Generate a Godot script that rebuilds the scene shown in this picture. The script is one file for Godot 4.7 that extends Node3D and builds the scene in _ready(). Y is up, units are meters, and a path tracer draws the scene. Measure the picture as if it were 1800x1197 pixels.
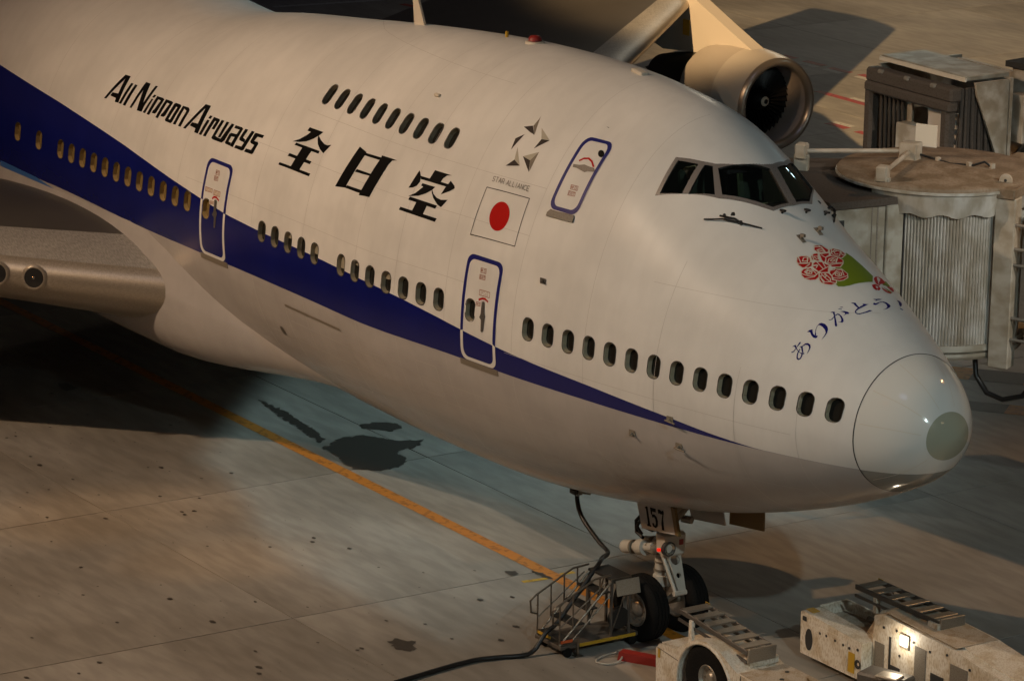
extends Node3D
# An airliner at its stand at night: x runs towards the nose, z to starboard, y up; metres.

const SHIFT := 0.03
const U_STEPS := 1600
const U_MOST := 7.4
var table := [[], [], [], [], []]
var M := {}
var jet: Node3D


# ---------------------------------------------------------------- materials
func lin(r: float, g: float, b: float) -> Color:
	return Color(r, g, b).linear_to_srgb()


func mat(called: String, c: Color, rough: float, metal := 0.0, spec := 0.5) -> StandardMaterial3D:
	var m := StandardMaterial3D.new()
	m.resource_name = called
	m.albedo_color = c
	m.roughness = rough
	m.metallic = metal
	m.metallic_specular = spec
	M[called] = m
	return m


func noise_tex(seed_: int, freq: float, octaves: int, a: float, b: float, low: Color, high: Color, size := 512) -> NoiseTexture2D:
	var n := FastNoiseLite.new()
	n.seed = seed_
	n.frequency = freq
	n.fractal_octaves = octaves
	n.noise_type = FastNoiseLite.TYPE_SIMPLEX_SMOOTH
	var g := Gradient.new()
	g.offsets = PackedFloat32Array([a, b])
	g.colors = PackedColorArray([low, high])
	var t := NoiseTexture2D.new()
	t.width = size
	t.height = size
	t.seamless = true
	t.noise = n
	t.color_ramp = g
	return t


func grime(m: StandardMaterial3D, t: Texture2D, scale: Vector3, t2: Texture2D = null, scale2 := Vector3.ONE) -> void:
	m.albedo_texture = t
	m.uv1_triplanar = true
	m.uv1_world_triplanar = true
	m.uv1_scale = scale
	if t2:
		m.detail_enabled = true
		m.detail_albedo = t2
		m.detail_blend_mode = BaseMaterial3D.BLEND_MODE_MUL
		m.detail_uv_layer = BaseMaterial3D.DETAIL_UV_2
		m.uv2_triplanar = true
		m.uv2_world_triplanar = true
		m.uv2_scale = scale2


func glow(m: StandardMaterial3D, c: Color, e: float) -> void:
	m.emission_enabled = true
	m.emission = c
	m.emission_energy_multiplier = e


func make_materials() -> void:
	var g := func(v: float) -> Color: return Color(v, v, v)
	var soft := noise_tex(3, 0.006, 4, 0.3, 0.75, g.call(0.95), g.call(1.0))
	var soft2 := noise_tex(5, 0.012, 4, 0.25, 0.6, g.call(0.982), g.call(1.0))
	grime(mat("white_paint", lin(0.74, 0.73, 0.70), 0.30, 0.0, 0.17), soft, Vector3(0.11, 0.2, 0.11), soft2, Vector3(0.4, 0.16, 0.4))
	grime(mat("grey_paint", lin(0.47, 0.445, 0.43), 0.22, 0.0, 0.42), soft, Vector3(0.13, 0.3, 0.13), soft2, Vector3(0.4, 0.2, 0.4))
	grime(mat("blue_paint", lin(0.006, 0.010, 0.135), 0.24), soft, Vector3(0.2, 0.2, 0.2))
	mat("sky_blue_paint", lin(0.05, 0.16, 0.46), 0.3)
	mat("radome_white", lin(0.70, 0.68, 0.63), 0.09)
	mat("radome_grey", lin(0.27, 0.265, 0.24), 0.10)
	mat("nose_cap", lin(0.36, 0.35, 0.26), 0.12)
	mat("black_print", lin(0.004, 0.004, 0.004), 0.6, 0.0, 0.2)
	mat("navy_print", lin(0.012, 0.012, 0.13), 0.35, 0.0, 0.18)
	mat("navy_border", lin(0.012, 0.014, 0.15), 0.3)
	mat("red_print", lin(0.42, 0.012, 0.010), 0.35, 0.0, 0.18)
	mat("faded_red_print", lin(0.34, 0.16, 0.12), 0.5, 0.0, 0.18)
	mat("rose_red", lin(0.40, 0.006, 0.006), 0.35, 0.0, 0.18)
	mat("leaf_green", lin(0.16, 0.22, 0.02), 0.4, 0.0, 0.18)
	mat("cream_print", lin(0.62, 0.56, 0.46), 0.4, 0.0, 0.18)
	mat("star_dark", lin(0.055, 0.045, 0.04), 0.4, 0.0, 0.18)
	mat("star_mid", lin(0.22, 0.19, 0.15), 0.4, 0.0, 0.18)
	mat("star_light", lin(0.42, 0.39, 0.32), 0.4, 0.0, 0.18)
	mat("text_grey", lin(0.22, 0.2, 0.17), 0.4, 0.0, 0.18)
	mat("seam", lin(0.46, 0.44, 0.41), 0.5)
	mat("dark_seam", lin(0.02, 0.02, 0.02), 0.5)
	mat("window_seal", lin(0.03, 0.028, 0.025), 0.5)
	mat("window_reveal_gold", lin(0.46, 0.33, 0.14), 0.5)
	mat("window_reveal", lin(0.36, 0.31, 0.21), 0.5)
	mat("blind", lin(0.30, 0.27, 0.20), 0.6)
	mat("cabin_pane", lin(0.018, 0.017, 0.014), 0.06)
	mat("shade_pane", lin(0.20, 0.145, 0.055), 0.15)
	mat("screen_frame", lin(0.26, 0.23, 0.21), 0.42, 0.3)
	var gl := mat("screen_glass", Color(0.05, 0.06, 0.055, 0.42), 0.02)
	gl.transparency = BaseMaterial3D.TRANSPARENCY_ALPHA
	mat("cockpit_dark", lin(0.014, 0.014, 0.013), 0.8)
	mat("cockpit_grey", lin(0.05, 0.05, 0.045), 0.8)
	mat("seat_green", lin(0.06, 0.09, 0.06), 0.8)
	mat("sheepskin", lin(0.36, 0.26, 0.16), 0.9)
	mat("paper", lin(0.45, 0.46, 0.22), 0.7)
	var brushed := noise_tex(11, 0.05, 3, 0.3, 0.7, g.call(0.78), g.call(1.0))
	grime(mat("bare_metal", lin(0.55, 0.48, 0.39), 0.36, 0.55), brushed, Vector3(0.5, 3.0, 3.0))
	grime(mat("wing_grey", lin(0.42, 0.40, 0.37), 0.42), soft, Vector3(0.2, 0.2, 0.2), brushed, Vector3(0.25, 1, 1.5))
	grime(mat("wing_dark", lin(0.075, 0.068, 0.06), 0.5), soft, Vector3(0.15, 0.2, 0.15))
	mat("cowl_beige", lin(0.46, 0.42, 0.37), 0.38)
	mat("cowl_panel", lin(0.38, 0.34, 0.30), 0.42)
	mat("lip_metal", lin(0.40, 0.34, 0.28), 0.3, 0.7)
	mat("duct", lin(0.34, 0.28, 0.25), 0.5)
	mat("fan_dark", lin(0.012, 0.012, 0.012), 0.4, 0.4)
	mat("core_dark", lin(0.035, 0.033, 0.03), 0.5, 0.4)
	var tyre_n := noise_tex(21, 0.03, 4, 0.3, 0.7, g.call(0.7), g.call(1.0))
	grime(mat("tyre_rubber", lin(0.010, 0.0095, 0.009), 0.8, 0.0, 0.3), tyre_n, Vector3(1.5, 1.5, 1.5))
	mat("rim_metal", lin(0.30, 0.28, 0.25), 0.35, 0.7)
	mat("gear_white", lin(0.50, 0.47, 0.41), 0.42)
	mat("gear_grime", lin(0.20, 0.17, 0.13), 0.55)
	mat("chrome", lin(0.6, 0.58, 0.54), 0.12, 1.0)
	mat("black_rubber", lin(0.012, 0.012, 0.012), 0.5)
	mat("gear_primer", lin(0.16, 0.10, 0.03), 0.5)
	mat("lens_glass", lin(0.03, 0.03, 0.03), 0.05)
	mat("lens_bright", lin(0.45, 0.42, 0.36), 0.12, 0.8)
	glow(mat("red_lamp", lin(0.5, 0.02, 0.01), 0.3), Color(1.0, 0.12, 0.05), 0.8)
	# apron
	var conc := noise_tex(31, 0.004, 5, 0.25, 0.8, Color(0.84, 0.83, 0.815), Color(1, 1, 1), 1024)
	var drag := noise_tex(37, 0.012, 6, 0.25, 0.72, g.call(0.92), g.call(1.0), 1024)
	grime(mat("concrete", lin(0.37, 0.35, 0.315), 0.62), conc, Vector3(0.03, 0.05, 0.045), drag, Vector3(0.05, 0.1, 0.22))
	grime(mat("concrete_b", lin(0.36, 0.345, 0.315), 0.66), conc, Vector3(0.041, 0.05, 0.033), drag, Vector3(0.06, 0.1, 0.19))
	grime(mat("concrete_c", lin(0.38, 0.36, 0.325), 0.60), conc, Vector3(0.027, 0.05, 0.052), drag, Vector3(0.055, 0.1, 0.25))
	mat("joint", lin(0.035, 0.032, 0.03), 0.8)
	var worn := noise_tex(41, 0.03, 5, 0.2, 0.5, g.call(0.80), g.call(1.0))
	grime(mat("orange_line", lin(0.55, 0.205, 0.012), 0.6), worn, Vector3(0.3, 0.3, 0.3))
	grime(mat("red_line", lin(0.36, 0.035, 0.02), 0.6), worn, Vector3(0.3, 0.3, 0.3))
	grime(mat("white_line", lin(0.55, 0.54, 0.5), 0.6), worn, Vector3(0.4, 0.3, 0.4))
	grime(mat("yellow_line", lin(0.52, 0.33, 0.02), 0.6), worn, Vector3(0.5, 0.3, 0.5))
	grime(mat("black_line", lin(0.035, 0.034, 0.033), 0.6), worn, Vector3(0.4, 0.3, 0.4))
	mat("wet_stain", lin(0.055, 0.048, 0.04), 0.42)
	# service equipment
	var dirt := noise_tex(51, 0.012, 5, 0.2, 0.55, Color(0.91, 0.875, 0.82), Color(1, 1, 1))
	var dirt2 := noise_tex(53, 0.03, 4, 0.25, 0.5, Color(0.90, 0.87, 0.83), Color(1, 1, 1))
	grime(mat("tug_white", lin(0.72, 0.67, 0.58), 0.42), dirt, Vector3(0.35, 0.35, 0.35), dirt2, Vector3(1.3, 0.6, 1.3))
	grime(mat("tug_top", lin(0.46, 0.41, 0.34), 0.55), dirt, Vector3(0.6, 0.6, 0.6), dirt2, Vector3(1.7, 1.7, 1.7))
	grime(mat("grille_grey", lin(0.20, 0.18, 0.15), 0.6), dirt2, Vector3(2, 2, 2))
	grime(mat("steel_grey", lin(0.16, 0.15, 0.14), 0.42, 0.5), dirt2, Vector3(2, 2, 2))
	grime(mat("ladder_metal", lin(0.40, 0.37, 0.32), 0.4, 0.7), dirt2, Vector3(3, 3, 3))
	grime(mat("dull_metal", lin(0.14, 0.13, 0.12), 0.5, 0.6), dirt2, Vector3(3, 3, 3))
	mat("hazard_yellow", lin(0.50, 0.30, 0.02), 0.5)
	mat("hazard_red", lin(0.26, 0.02, 0.015), 0.5)
	mat("hazard_orange", lin(0.60, 0.10, 0.02), 0.5)
	mat("stair_steel", lin(0.20, 0.17, 0.135), 0.35, 0.8)
	mat("stair_tread", lin(0.030, 0.028, 0.025), 0.6, 0.3)
	mat("stair_base", lin(0.10, 0.085, 0.07), 0.55, 0.3)
	mat("rope_white", lin(0.45, 0.43, 0.38), 0.8)
	glow(mat("dome_lamp", lin(0.8, 0.85, 0.6), 0.4), Color(0.9, 1.0, 0.7), 1.0)
	glow(mat("work_lamp", lin(0.9, 0.85, 0.75), 0.3), Color(1.0, 0.93, 0.82), 5.0)
	# passenger bridges
	var b1 := noise_tex(61, 0.01, 5, 0.3, 0.7, Color(0.80, 0.77, 0.72), Color(1, 1, 1))
	grime(mat("bridge_beige", lin(0.46, 0.41, 0.34), 0.5), b1, Vector3(0.3, 0.3, 0.3))
	grime(mat("bridge_panel", lin(0.38, 0.365, 0.315), 0.5), b1, Vector3(0.3, 0.3, 0.3))
	grime(mat("bridge_roof", lin(0.25, 0.195, 0.14), 0.7), b1, Vector3(0.35, 0.3, 0.35), dirt2, Vector3(0.8, 0.8, 0.8))
	grime(mat("hood_cloth", lin(0.075, 0.06, 0.048), 0.85), dirt2, Vector3(1, 1, 1))
	grime(mat("bellows_cloth", lin(0.055, 0.046, 0.038), 0.85), dirt2, Vector3(2, 0.5, 2))
	grime(mat("slat_metal", lin(0.60, 0.59, 0.55), 0.35, 0.3), b1, Vector3(0.5, 0.2, 0.5))
	mat("panel_white", lin(0.58, 0.53, 0.47), 0.5)
	mat("bridge_dark", lin(0.03, 0.03, 0.03), 0.6)
	mat("dark_roof", lin(0.022, 0.022, 0.02), 0.7)
	mat("black_cable", lin(0.010, 0.010, 0.010), 0.45)
	glow(mat("lit_window", lin(0.6, 0.7, 0.66), 0.2), Color(0.62, 0.86, 0.80), 0.62)
	mat("pole_grey", lin(0.25, 0.25, 0.25), 0.5, 0.4)
	glow(mat("lamp_warm", lin(0.9, 0.8, 0.6), 0.3), Color(1.0, 0.86, 0.66), 30.0)
	glow(mat("lamp_sodium", lin(0.9, 0.6, 0.3), 0.3), Color(1.0, 0.58, 0.2), 30.0)
	glow(mat("lamp_cool", lin(0.8, 0.9, 0.9), 0.3), Color(0.80, 0.97, 1.0), 30.0)


# ---------------------------------------------------------------- meshes
class Shape:
	var v := PackedVector3Array()
	var n := PackedVector3Array()

	func add(a: Vector3, b: Vector3, c: Vector3, na: Vector3, nb: Vector3, nc: Vector3) -> void:
		if (b - a).cross(c - a).dot(na + nb + nc) > 0.0:
			v.append_array([a, c, b])
			n.append_array([na, nc, nb])
		else:
			v.append_array([a, b, c])
			n.append_array([na, nb, nc])

	func flat(a: Vector3, b: Vector3, c: Vector3, away: Vector3) -> void:
		var m := (b - a).cross(c - a)
		if m.length_squared() < 1e-16:
			return
		m = m.normalized()
		if m.dot((a + b + c) / 3.0 - away) < 0.0:
			m = -m
		add(a, b, c, m, m, m)

	func quad(a: Vector3, b: Vector3, c: Vector3, d: Vector3, away: Vector3) -> void:
		flat(a, b, c, away)
		flat(a, c, d, away)

	func box(at: Vector3, size: Vector3, turn := Basis.IDENTITY, cut := 0.0) -> Shape:
		var h := size * 0.5
		var c := minf(cut, minf(h.x, minf(h.y, h.z)) * 0.6)
		var o := func(x: float, y: float, z: float) -> Vector3: return at + turn * Vector3(x, y, z)
		for ax in 3:
			var u := (ax + 1) % 3
			var w := (ax + 2) % 3
			for s in [-1.0, 1.0]:
				var q := []
				for k in [[-1, -1], [1, -1], [1, 1], [-1, 1]]:
					var p := Vector3.ZERO
					p[ax] = s * h[ax]
					p[u] = k[0] * (h[u] - c)
					p[w] = k[1] * (h[w] - c)
					q.append(at + turn * p)
				quad(q[0], q[1], q[2], q[3], at)
				if c > 0.0:
					for s2 in [-1.0, 1.0]:   # edge between face ax and face u
						var e := []
						for k in [-1.0, 1.0]:
							var p := Vector3.ZERO
							p[ax] = s * h[ax]
							p[u] = s2 * (h[u] - c)
							p[w] = k * (h[w] - c)
							e.append(at + turn * p)
						for k in [1.0, -1.0]:
							var p := Vector3.ZERO
							p[ax] = s * (h[ax] - c)
							p[u] = s2 * h[u]
							p[w] = k * (h[w] - c)
							e.append(at + turn * p)
						quad(e[0], e[1], e[2], e[3], at)
		if c > 0.0:
			for sx in [-1.0, 1.0]:
				for sy in [-1.0, 1.0]:
					for sz in [-1.0, 1.0]:
						flat(o.call(sx * h.x, sy * (h.y - c), sz * (h.z - c)), o.call(sx * (h.x - c), sy * h.y, sz * (h.z - c)), o.call(sx * (h.x - c), sy * (h.y - c), sz * h.z), at)
		return self

	func rod(a: Vector3, b: Vector3, r: float, r2 := -1.0, sides := 10) -> Shape:
		r2 = r if r2 < 0.0 else r2
		var d := (b - a).normalized()
		var x := d.cross(Vector3.UP if absf(d.y) < 0.9 else Vector3.RIGHT).normalized()
		var y := d.cross(x)
		for i in sides:
			var t0 := TAU * i / sides
			var t1 := TAU * (i + 1) / sides
			var n0 := x * cos(t0) + y * sin(t0)
			var n1 := x * cos(t1) + y * sin(t1)
			add(a + n0 * r, a + n1 * r, b + n1 * r2, n0, n1, n1)
			add(a + n0 * r, b + n1 * r2, b + n0 * r2, n0, n1, n0)
			add(a, a + n1 * r, a + n0 * r, -d, -d, -d)
			add(b, b + n0 * r2, b + n1 * r2, d, d, d)
		return self

	func tube(pts: Array, r: float, sides := 8) -> Shape:
		var rings := []
		for i in pts.size():
			var d: Vector3 = (pts[mini(i + 1, pts.size() - 1)] - pts[maxi(i - 1, 0)]).normalized()
			var x := d.cross(Vector3.UP if absf(d.y) < 0.95 else Vector3.RIGHT).normalized()
			if i > 0:
				var px: Vector3 = rings[i - 1][1]
				x = (px - d * px.dot(d)).normalized()
			rings.append([pts[i], x, d.cross(x)])
		for i in pts.size() - 1:
			for k in sides:
				var q := []
				var m := []
				for e in [[i, k], [i, k + 1], [i + 1, k + 1], [i + 1, k]]:
					var t: float = TAU * e[1] / sides
					var nn: Vector3 = rings[e[0]][1] * cos(t) + rings[e[0]][2] * sin(t)
					m.append(nn)
					q.append(rings[e[0]][0] + nn * r)
				add(q[0], q[1], q[2], m[0], m[1], m[2])
				add(q[0], q[2], q[3], m[0], m[2], m[3])
		return self

	# profile: points (distance along the axis, radius), turned round the axis; sharp profile corners kept flat
	func lathe(at: Vector3, axis: Vector3, profile: Array, sides := 32, smooth := true) -> Shape:
		var d := axis.normalized()
		var x := d.cross(Vector3.UP if absf(d.y) < 0.9 else Vector3.RIGHT).normalized()
		var y := d.cross(x)
		for i in profile.size() - 1:
			var p: Vector2 = profile[i]
			var q: Vector2 = profile[i + 1]
			var t := (q - p).normalized()
			var nn := Vector2(-t.y, t.x)   # along, out
			var np := nn
			var nq := nn
			if smooth:
				if i > 0:
					var tp: Vector2 = (p - profile[i - 1]).normalized()
					if tp.dot(t) > 0.6:
						np = (nn + Vector2(-tp.y, tp.x)).normalized()
				if i < profile.size() - 2:
					var tn: Vector2 = (profile[i + 2] - q).normalized()
					if tn.dot(t) > 0.6:
						nq = (nn + Vector2(-tn.y, tn.x)).normalized()
			for k in sides:
				var t0 := TAU * k / sides
				var t1 := TAU * (k + 1) / sides
				var r0 := x * cos(t0) + y * sin(t0)
				var r1 := x * cos(t1) + y * sin(t1)
				var a := at + d * p.x + r0 * p.y
				var b := at + d * p.x + r1 * p.y
				var c := at + d * q.x + r1 * q.y
				var e := at + d * q.x + r0 * q.y
				var n0 := d * np.x + r0 * np.y
				var n1 := d * np.x + r1 * np.y
				var n2 := d * nq.x + r1 * nq.y
				var n3 := d * nq.x + r0 * nq.y
				if p.y > 1e-5:
					add(a, b, c, n0, n1, n2)
				if q.y > 1e-5:
					add(a, c, e, n0, n2, n3)
		return self

	# a flat outline (x, y) pulled from z0 to z1, placed by t
	func prism(outline: PackedVector2Array, z0: float, z1: float, t := Transform3D.IDENTITY) -> Shape:
		var ix := Geometry2D.triangulate_polygon(outline)
		var f := (t.basis * Vector3(0, 0, signf(z1 - z0))).normalized()
		for i in range(0, ix.size(), 3):
			var p := outline[ix[i]]
			var q := outline[ix[i + 1]]
			var r := outline[ix[i + 2]]
			add(t * Vector3(p.x, p.y, z0), t * Vector3(q.x, q.y, z0), t * Vector3(r.x, r.y, z0), -f, -f, -f)
			add(t * Vector3(p.x, p.y, z1), t * Vector3(q.x, q.y, z1), t * Vector3(r.x, r.y, z1), f, f, f)
		var turn := -1.0 if Geometry2D.is_polygon_clockwise(outline) else 1.0
		for i in outline.size():
			var p := outline[i]
			var q := outline[(i + 1) % outline.size()]
			var nn := (t.basis * Vector3((q - p).y, -(q - p).x, 0.0) * turn).normalized()
			var a := t * Vector3(p.x, p.y, z0)
			var b := t * Vector3(q.x, q.y, z0)
			var c := t * Vector3(q.x, q.y, z1)
			var d := t * Vector3(p.x, p.y, z1)
			add(a, b, c, nn, nn, nn)
			add(a, c, d, nn, nn, nn)
		return self

	func mesh() -> ArrayMesh:
		var a := []
		a.resize(Mesh.ARRAY_MAX)
		a[Mesh.ARRAY_VERTEX] = v
		a[Mesh.ARRAY_NORMAL] = n
		var m := ArrayMesh.new()
		m.add_surface_from_arrays(Mesh.PRIMITIVE_TRIANGLES, a)
		return m


func obj(called: String, s: Shape, m: String, parent: Node = self) -> MeshInstance3D:
	if s.v.is_empty():
		return null
	var o := MeshInstance3D.new()
	o.name = called
	o.mesh = s.mesh()
	o.material_override = M[m]
	parent.add_child(o, true)
	return o


func thing(called: String, label: String, category: String, at := Vector3.ZERO, turn := 0.0, group := "") -> Node3D:
	var o := Node3D.new()
	o.name = called
	add_child(o, true)
	o.position = at
	o.rotation.y = turn
	o.set_meta("label", label)
	o.set_meta("category", category)
	if group:
		o.set_meta("group", group)
	return o


func v3(x: float, y: float, z: float) -> Vector3:
	return Vector3(x, y, z)


# ---------------------------------------------------------------- the fuselage surface
# Stations (metres aft of the nose tip), top, bottom, half-width, height of the widest point, roundness of the upper half.
const STATIONS := [0, 0.12, 0.5, 1.2, 2.2, 3.4, 4.6, 5.6, 6.8, 8.5, 10.5, 13, 15, 17, 19, 21, 23.5, 27, 33, 44]
const TOPS := [5.5998, 5.9422, 6.4114, 6.7985, 7.3325, 7.9112, 8.5391, 9.1486, 9.7112, 9.984, 10.0534, 9.9859, 9.84, 9.6464, 9.4197, 9.1984, 8.8882, 9.0889, 8.8525, 8.75]
const BOTTOMS := [5.5998, 5.2825, 4.8033, 4.3932, 3.9448, 3.5055, 3.1327, 2.8708, 2.6265, 2.3276, 2.1173, 2.1057, 2.1124, 2.1721, 2.1667, 2.1556, 2.1484, 2.15, 2.15, 2.15]
const WIDTHS := [0, 0.3694, 0.8045, 1.2311, 1.6107, 1.9786, 2.2503, 2.4365, 2.6265, 2.8608, 3.0383, 3.2897, 3.2621, 3.25, 3.25, 3.25, 3.25, 3.25, 3.25, 3.25]
const WAISTS := [5.5998, 5.588, 5.5538, 5.501, 5.444, 5.4265, 5.4447, 5.4664, 5.4911, 5.5176, 5.5091, 5.5039, 5.502, 5.501, 5.5005, 5.5003, 5.5001, 5.5, 5.5, 5.5]
const ROUND := [2, 2, 2, 2, 2, 2, 1.9205, 1.8838, 1.9, 1.8651, 1.9283, 1.8941, 1.9003, 1.9204, 1.93, 1.97, 2, 2, 2, 2]


func spline_table(ys: Array) -> PackedFloat32Array:
	var x := []
	for s in STATIONS:
		x.append(sqrt(s))
	var k := x.size()
	var d := []
	for i in k - 1:
		d.append((ys[i + 1] - ys[i]) / (x[i + 1] - x[i]))
	var m := []
	m.resize(k)
	for i in range(1, k - 1):
		var h0: float = x[i] - x[i - 1]
		var h1: float = x[i + 1] - x[i]
		m[i] = (h1 * d[i - 1] + h0 * d[i]) / (h0 + h1)
	m[0] = 2.0 * d[0] - m[1]
	m[k - 1] = 2.0 * d[k - 2] - m[k - 2]
	var out := PackedFloat32Array()
	var i := 0
	for j in U_STEPS + 2:
		var t: float = minf(U_MOST * j / U_STEPS, x[k - 1])
		while i < k - 2 and t > x[i + 1]:
			i += 1
		var h: float = x[i + 1] - x[i]
		var u: float = (t - x[i]) / h
		out.append((2 * u * u * u - 3 * u * u + 1) * ys[i] + (u * u * u - 2 * u * u + u) * h * m[i] + (-2 * u * u * u + 3 * u * u) * ys[i + 1] + (u * u * u - u * u) * h * m[i + 1])
	return out


func station(s: float, k: int) -> float:
	var f := sqrt(maxf(s, 0.0)) / U_MOST * U_STEPS
	var i := mini(int(f), U_STEPS)
	var t: PackedFloat32Array = table[k]
	return lerpf(t[i], t[i + 1], f - i)


func surf(s: float, a: float) -> Vector3:
	var st := sin(a)
	var ct := cos(a)
	var ym := station(s, 3)
	var w := station(s, 2)
	if st >= 0.0:
		var e := 2.0 / station(s, 4)
		return Vector3(-s - SHIFT, ym + (station(s, 0) - ym) * pow(st, e), w * signf(ct) * pow(absf(ct), e))
	return Vector3(-s - SHIFT, ym + (ym - station(s, 1)) * st, w * ct)


func surf_normal(s: float, a: float) -> Vector3:
	var h := minf(0.02, maxf(s * 0.3, 0.0008))
	var ds := surf(s + h, a) - surf(maxf(s - h, 0.0), a)
	var da := surf(s, a + 0.012) - surf(s, a - 0.012)
	var m := da.cross(ds)
	return m.normalized() if m.length_squared() > 1e-14 else Vector3.RIGHT


func angle_at(s: float, y: float) -> float:
	var ym := station(s, 3)
	if y >= ym:
		return asin(clampf(pow(clampf((y - ym) / (station(s, 0) - ym), 0.0, 1.0), station(s, 4) / 2.0), 0.0, 1.0))
	return asin(clampf((y - ym) / (ym - station(s, 1)), -1.0, 1.0))


func height_at(s: float, a: float) -> float:
	return surf(s, a).y


# the blue band: its upper edge climbs towards the tail; its lower edge is level and meets the grey belly
const BAND := [0.0, 4.955, 2.9, 4.957, 3.8, 5.02, 4.78, 5.11, 6.53, 5.235, 7.82, 5.31, 9.06, 5.40, 10.11, 5.50, 11.68, 5.69, 12.64, 5.775, 13.65, 5.825, 15.26, 5.86, 16.8, 5.885, 18.16, 5.945, 19.34, 6.06, 20.56, 6.20, 22.7, 6.475, 25.8, 6.80, 28.87, 7.07, 33.0, 7.45, 55.0, 9.0]


func band_top(s: float) -> float:
	for i in range(0, BAND.size() - 2, 2):
		if s <= BAND[i + 2]:
			return lerpf(BAND[i + 1], BAND[i + 3], (s - BAND[i]) / (BAND[i + 2] - BAND[i]))
	return 9.0


func band_bottom(s: float) -> float:
	return 4.953 + 0.1 * smoothstep(21.0, 26.0, s)


func pv(flat_list: Array) -> PackedVector2Array:
	var out := PackedVector2Array()
	for i in range(0, flat_list.size(), 2):
		out.append(Vector2(flat_list[i], deg_to_rad(flat_list[i + 1])))
	return out


# a rounded rectangle on the skin: s, y, half sizes, corner radius
func rounded(s: float, y: float, hs: float, hy: float, r: float, steps := 5) -> PackedVector2Array:
	var out := PackedVector2Array()
	for k in 4:
		var cx: float = [1, -1, -1, 1][k] * (hs - r)
		var cy: float = [1, 1, -1, -1][k] * (hy - r)
		for i in steps + 1:
			var t := PI / 2 * (k + float(i) / steps)
			var q := Vector2(s + cx + r * cos(t), y + cy + r * sin(t))
			out.append(Vector2(q.x, angle_at(q.x, q.y)))
	return out


func put_tri(sh: Shape, a: Vector2, b: Vector2, c: Vector2, off: float) -> void:
	var na := surf_normal(a.x, a.y)
	var nb := surf_normal(b.x, b.y)
	var nc := surf_normal(c.x, c.y)
	sh.add(surf(a.x, a.y) + na * off, surf(b.x, b.y) + nb * off, surf(c.x, c.y) + nc * off, na, nb, nc)


func put_fine(sh: Shape, a: Vector2, b: Vector2, c: Vector2, off: float, most: float, depth := 0) -> void:
	var k := Vector2(1.0, 2.6)
	var la := ((b - a) * k).length()
	var lb := ((c - b) * k).length()
	var lc := ((a - c) * k).length()
	var m := maxf(la, maxf(lb, lc))
	if m <= most or depth > 9:
		put_tri(sh, a, b, c, off)
	elif m == la:
		put_fine(sh, a, (a + b) / 2, c, off, most, depth + 1)
		put_fine(sh, (a + b) / 2, b, c, off, most, depth + 1)
	elif m == lb:
		put_fine(sh, a, b, (b + c) / 2, off, most, depth + 1)
		put_fine(sh, a, (b + c) / 2, c, off, most, depth + 1)
	else:
		put_fine(sh, a, b, (a + c) / 2, off, most, depth + 1)
		put_fine(sh, (a + c) / 2, b, c, off, most, depth + 1)


func print_poly(sh: Shape, p: PackedVector2Array, off := 0.004, most := 0.16) -> void:
	var ix := Geometry2D.triangulate_polygon(p)
	for i in range(0, ix.size(), 3):
		put_fine(sh, p[ix[i]], p[ix[i + 1]], p[ix[i + 2]], off, most)


# a line of some width (metres) drawn on the skin
func print_line(sh: Shape, p: PackedVector2Array, width: float, off := 0.004) -> void:
	for i in p.size() - 1:
		var steps := maxi(1, int(((p[i + 1] - p[i]) * Vector2(1, 3)).length() / 0.14))
		for k in steps:
			var a := p[i].lerp(p[i + 1], float(k) / steps)
			var b := p[i].lerp(p[i + 1], float(k + 1) / steps)
			var pa := surf(a.x, a.y)
			var pb := surf(b.x, b.y)
			var na := surf_normal(a.x, a.y)
			var nb := surf_normal(b.x, b.y)
			var d := (pb - pa).normalized()
			var sa := na.cross(d).normalized() * width / 2
			var sb := nb.cross(d).normalized() * width / 2
			pa += na * off - d * width * 0.25
			pb += nb * off + d * width * 0.25
			sh.add(pa - sa, pa + sa, pb + sb, na, na, nb)
			sh.add(pa - sa, pb + sb, pb - sb, na, nb, nb)


func print_all(called: String, lists: Array, m: String, parent: Node, off := 0.004, solid := 0.0) -> MeshInstance3D:
	var sh := Shape.new()
	for l in lists:
		var p := pv(l)
		print_poly(sh, p, off)
		if solid > 0.0:
			wall_round(sh, p, off - solid, off)
	return obj(called, sh, m, parent)


func wall_round(sh: Shape, p: PackedVector2Array, low: float, high: float) -> void:
	var mid := Vector3.ZERO
	for q in p:
		mid += surf(q.x, q.y) / p.size()
	for i in p.size():
		var a := p[i]
		var b := p[(i + 1) % p.size()]
		var na := surf_normal(a.x, a.y)
		var nb := surf_normal(b.x, b.y)
		var pa := surf(a.x, a.y)
		var pb := surf(b.x, b.y)
		sh.quad(pa + na * low, pb + nb * low, pb + nb * high, pa + na * high, mid)


func clip_half(tri: PackedVector2Array, f: PackedFloat32Array, above: bool) -> PackedVector2Array:
	var out := PackedVector2Array()
	for i in tri.size():
		var j := (i + 1) % tri.size()
		var fi := f[i] if above else -f[i]
		var fj := f[j] if above else -f[j]
		if fi >= 0.0:
			out.append(tri[i])
		if (fi > 0.0 and fj < 0.0) or (fi < 0.0 and fj > 0.0):
			out.append(tri[i].lerp(tri[j], fi / (fi - fj)))
	return out


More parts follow.
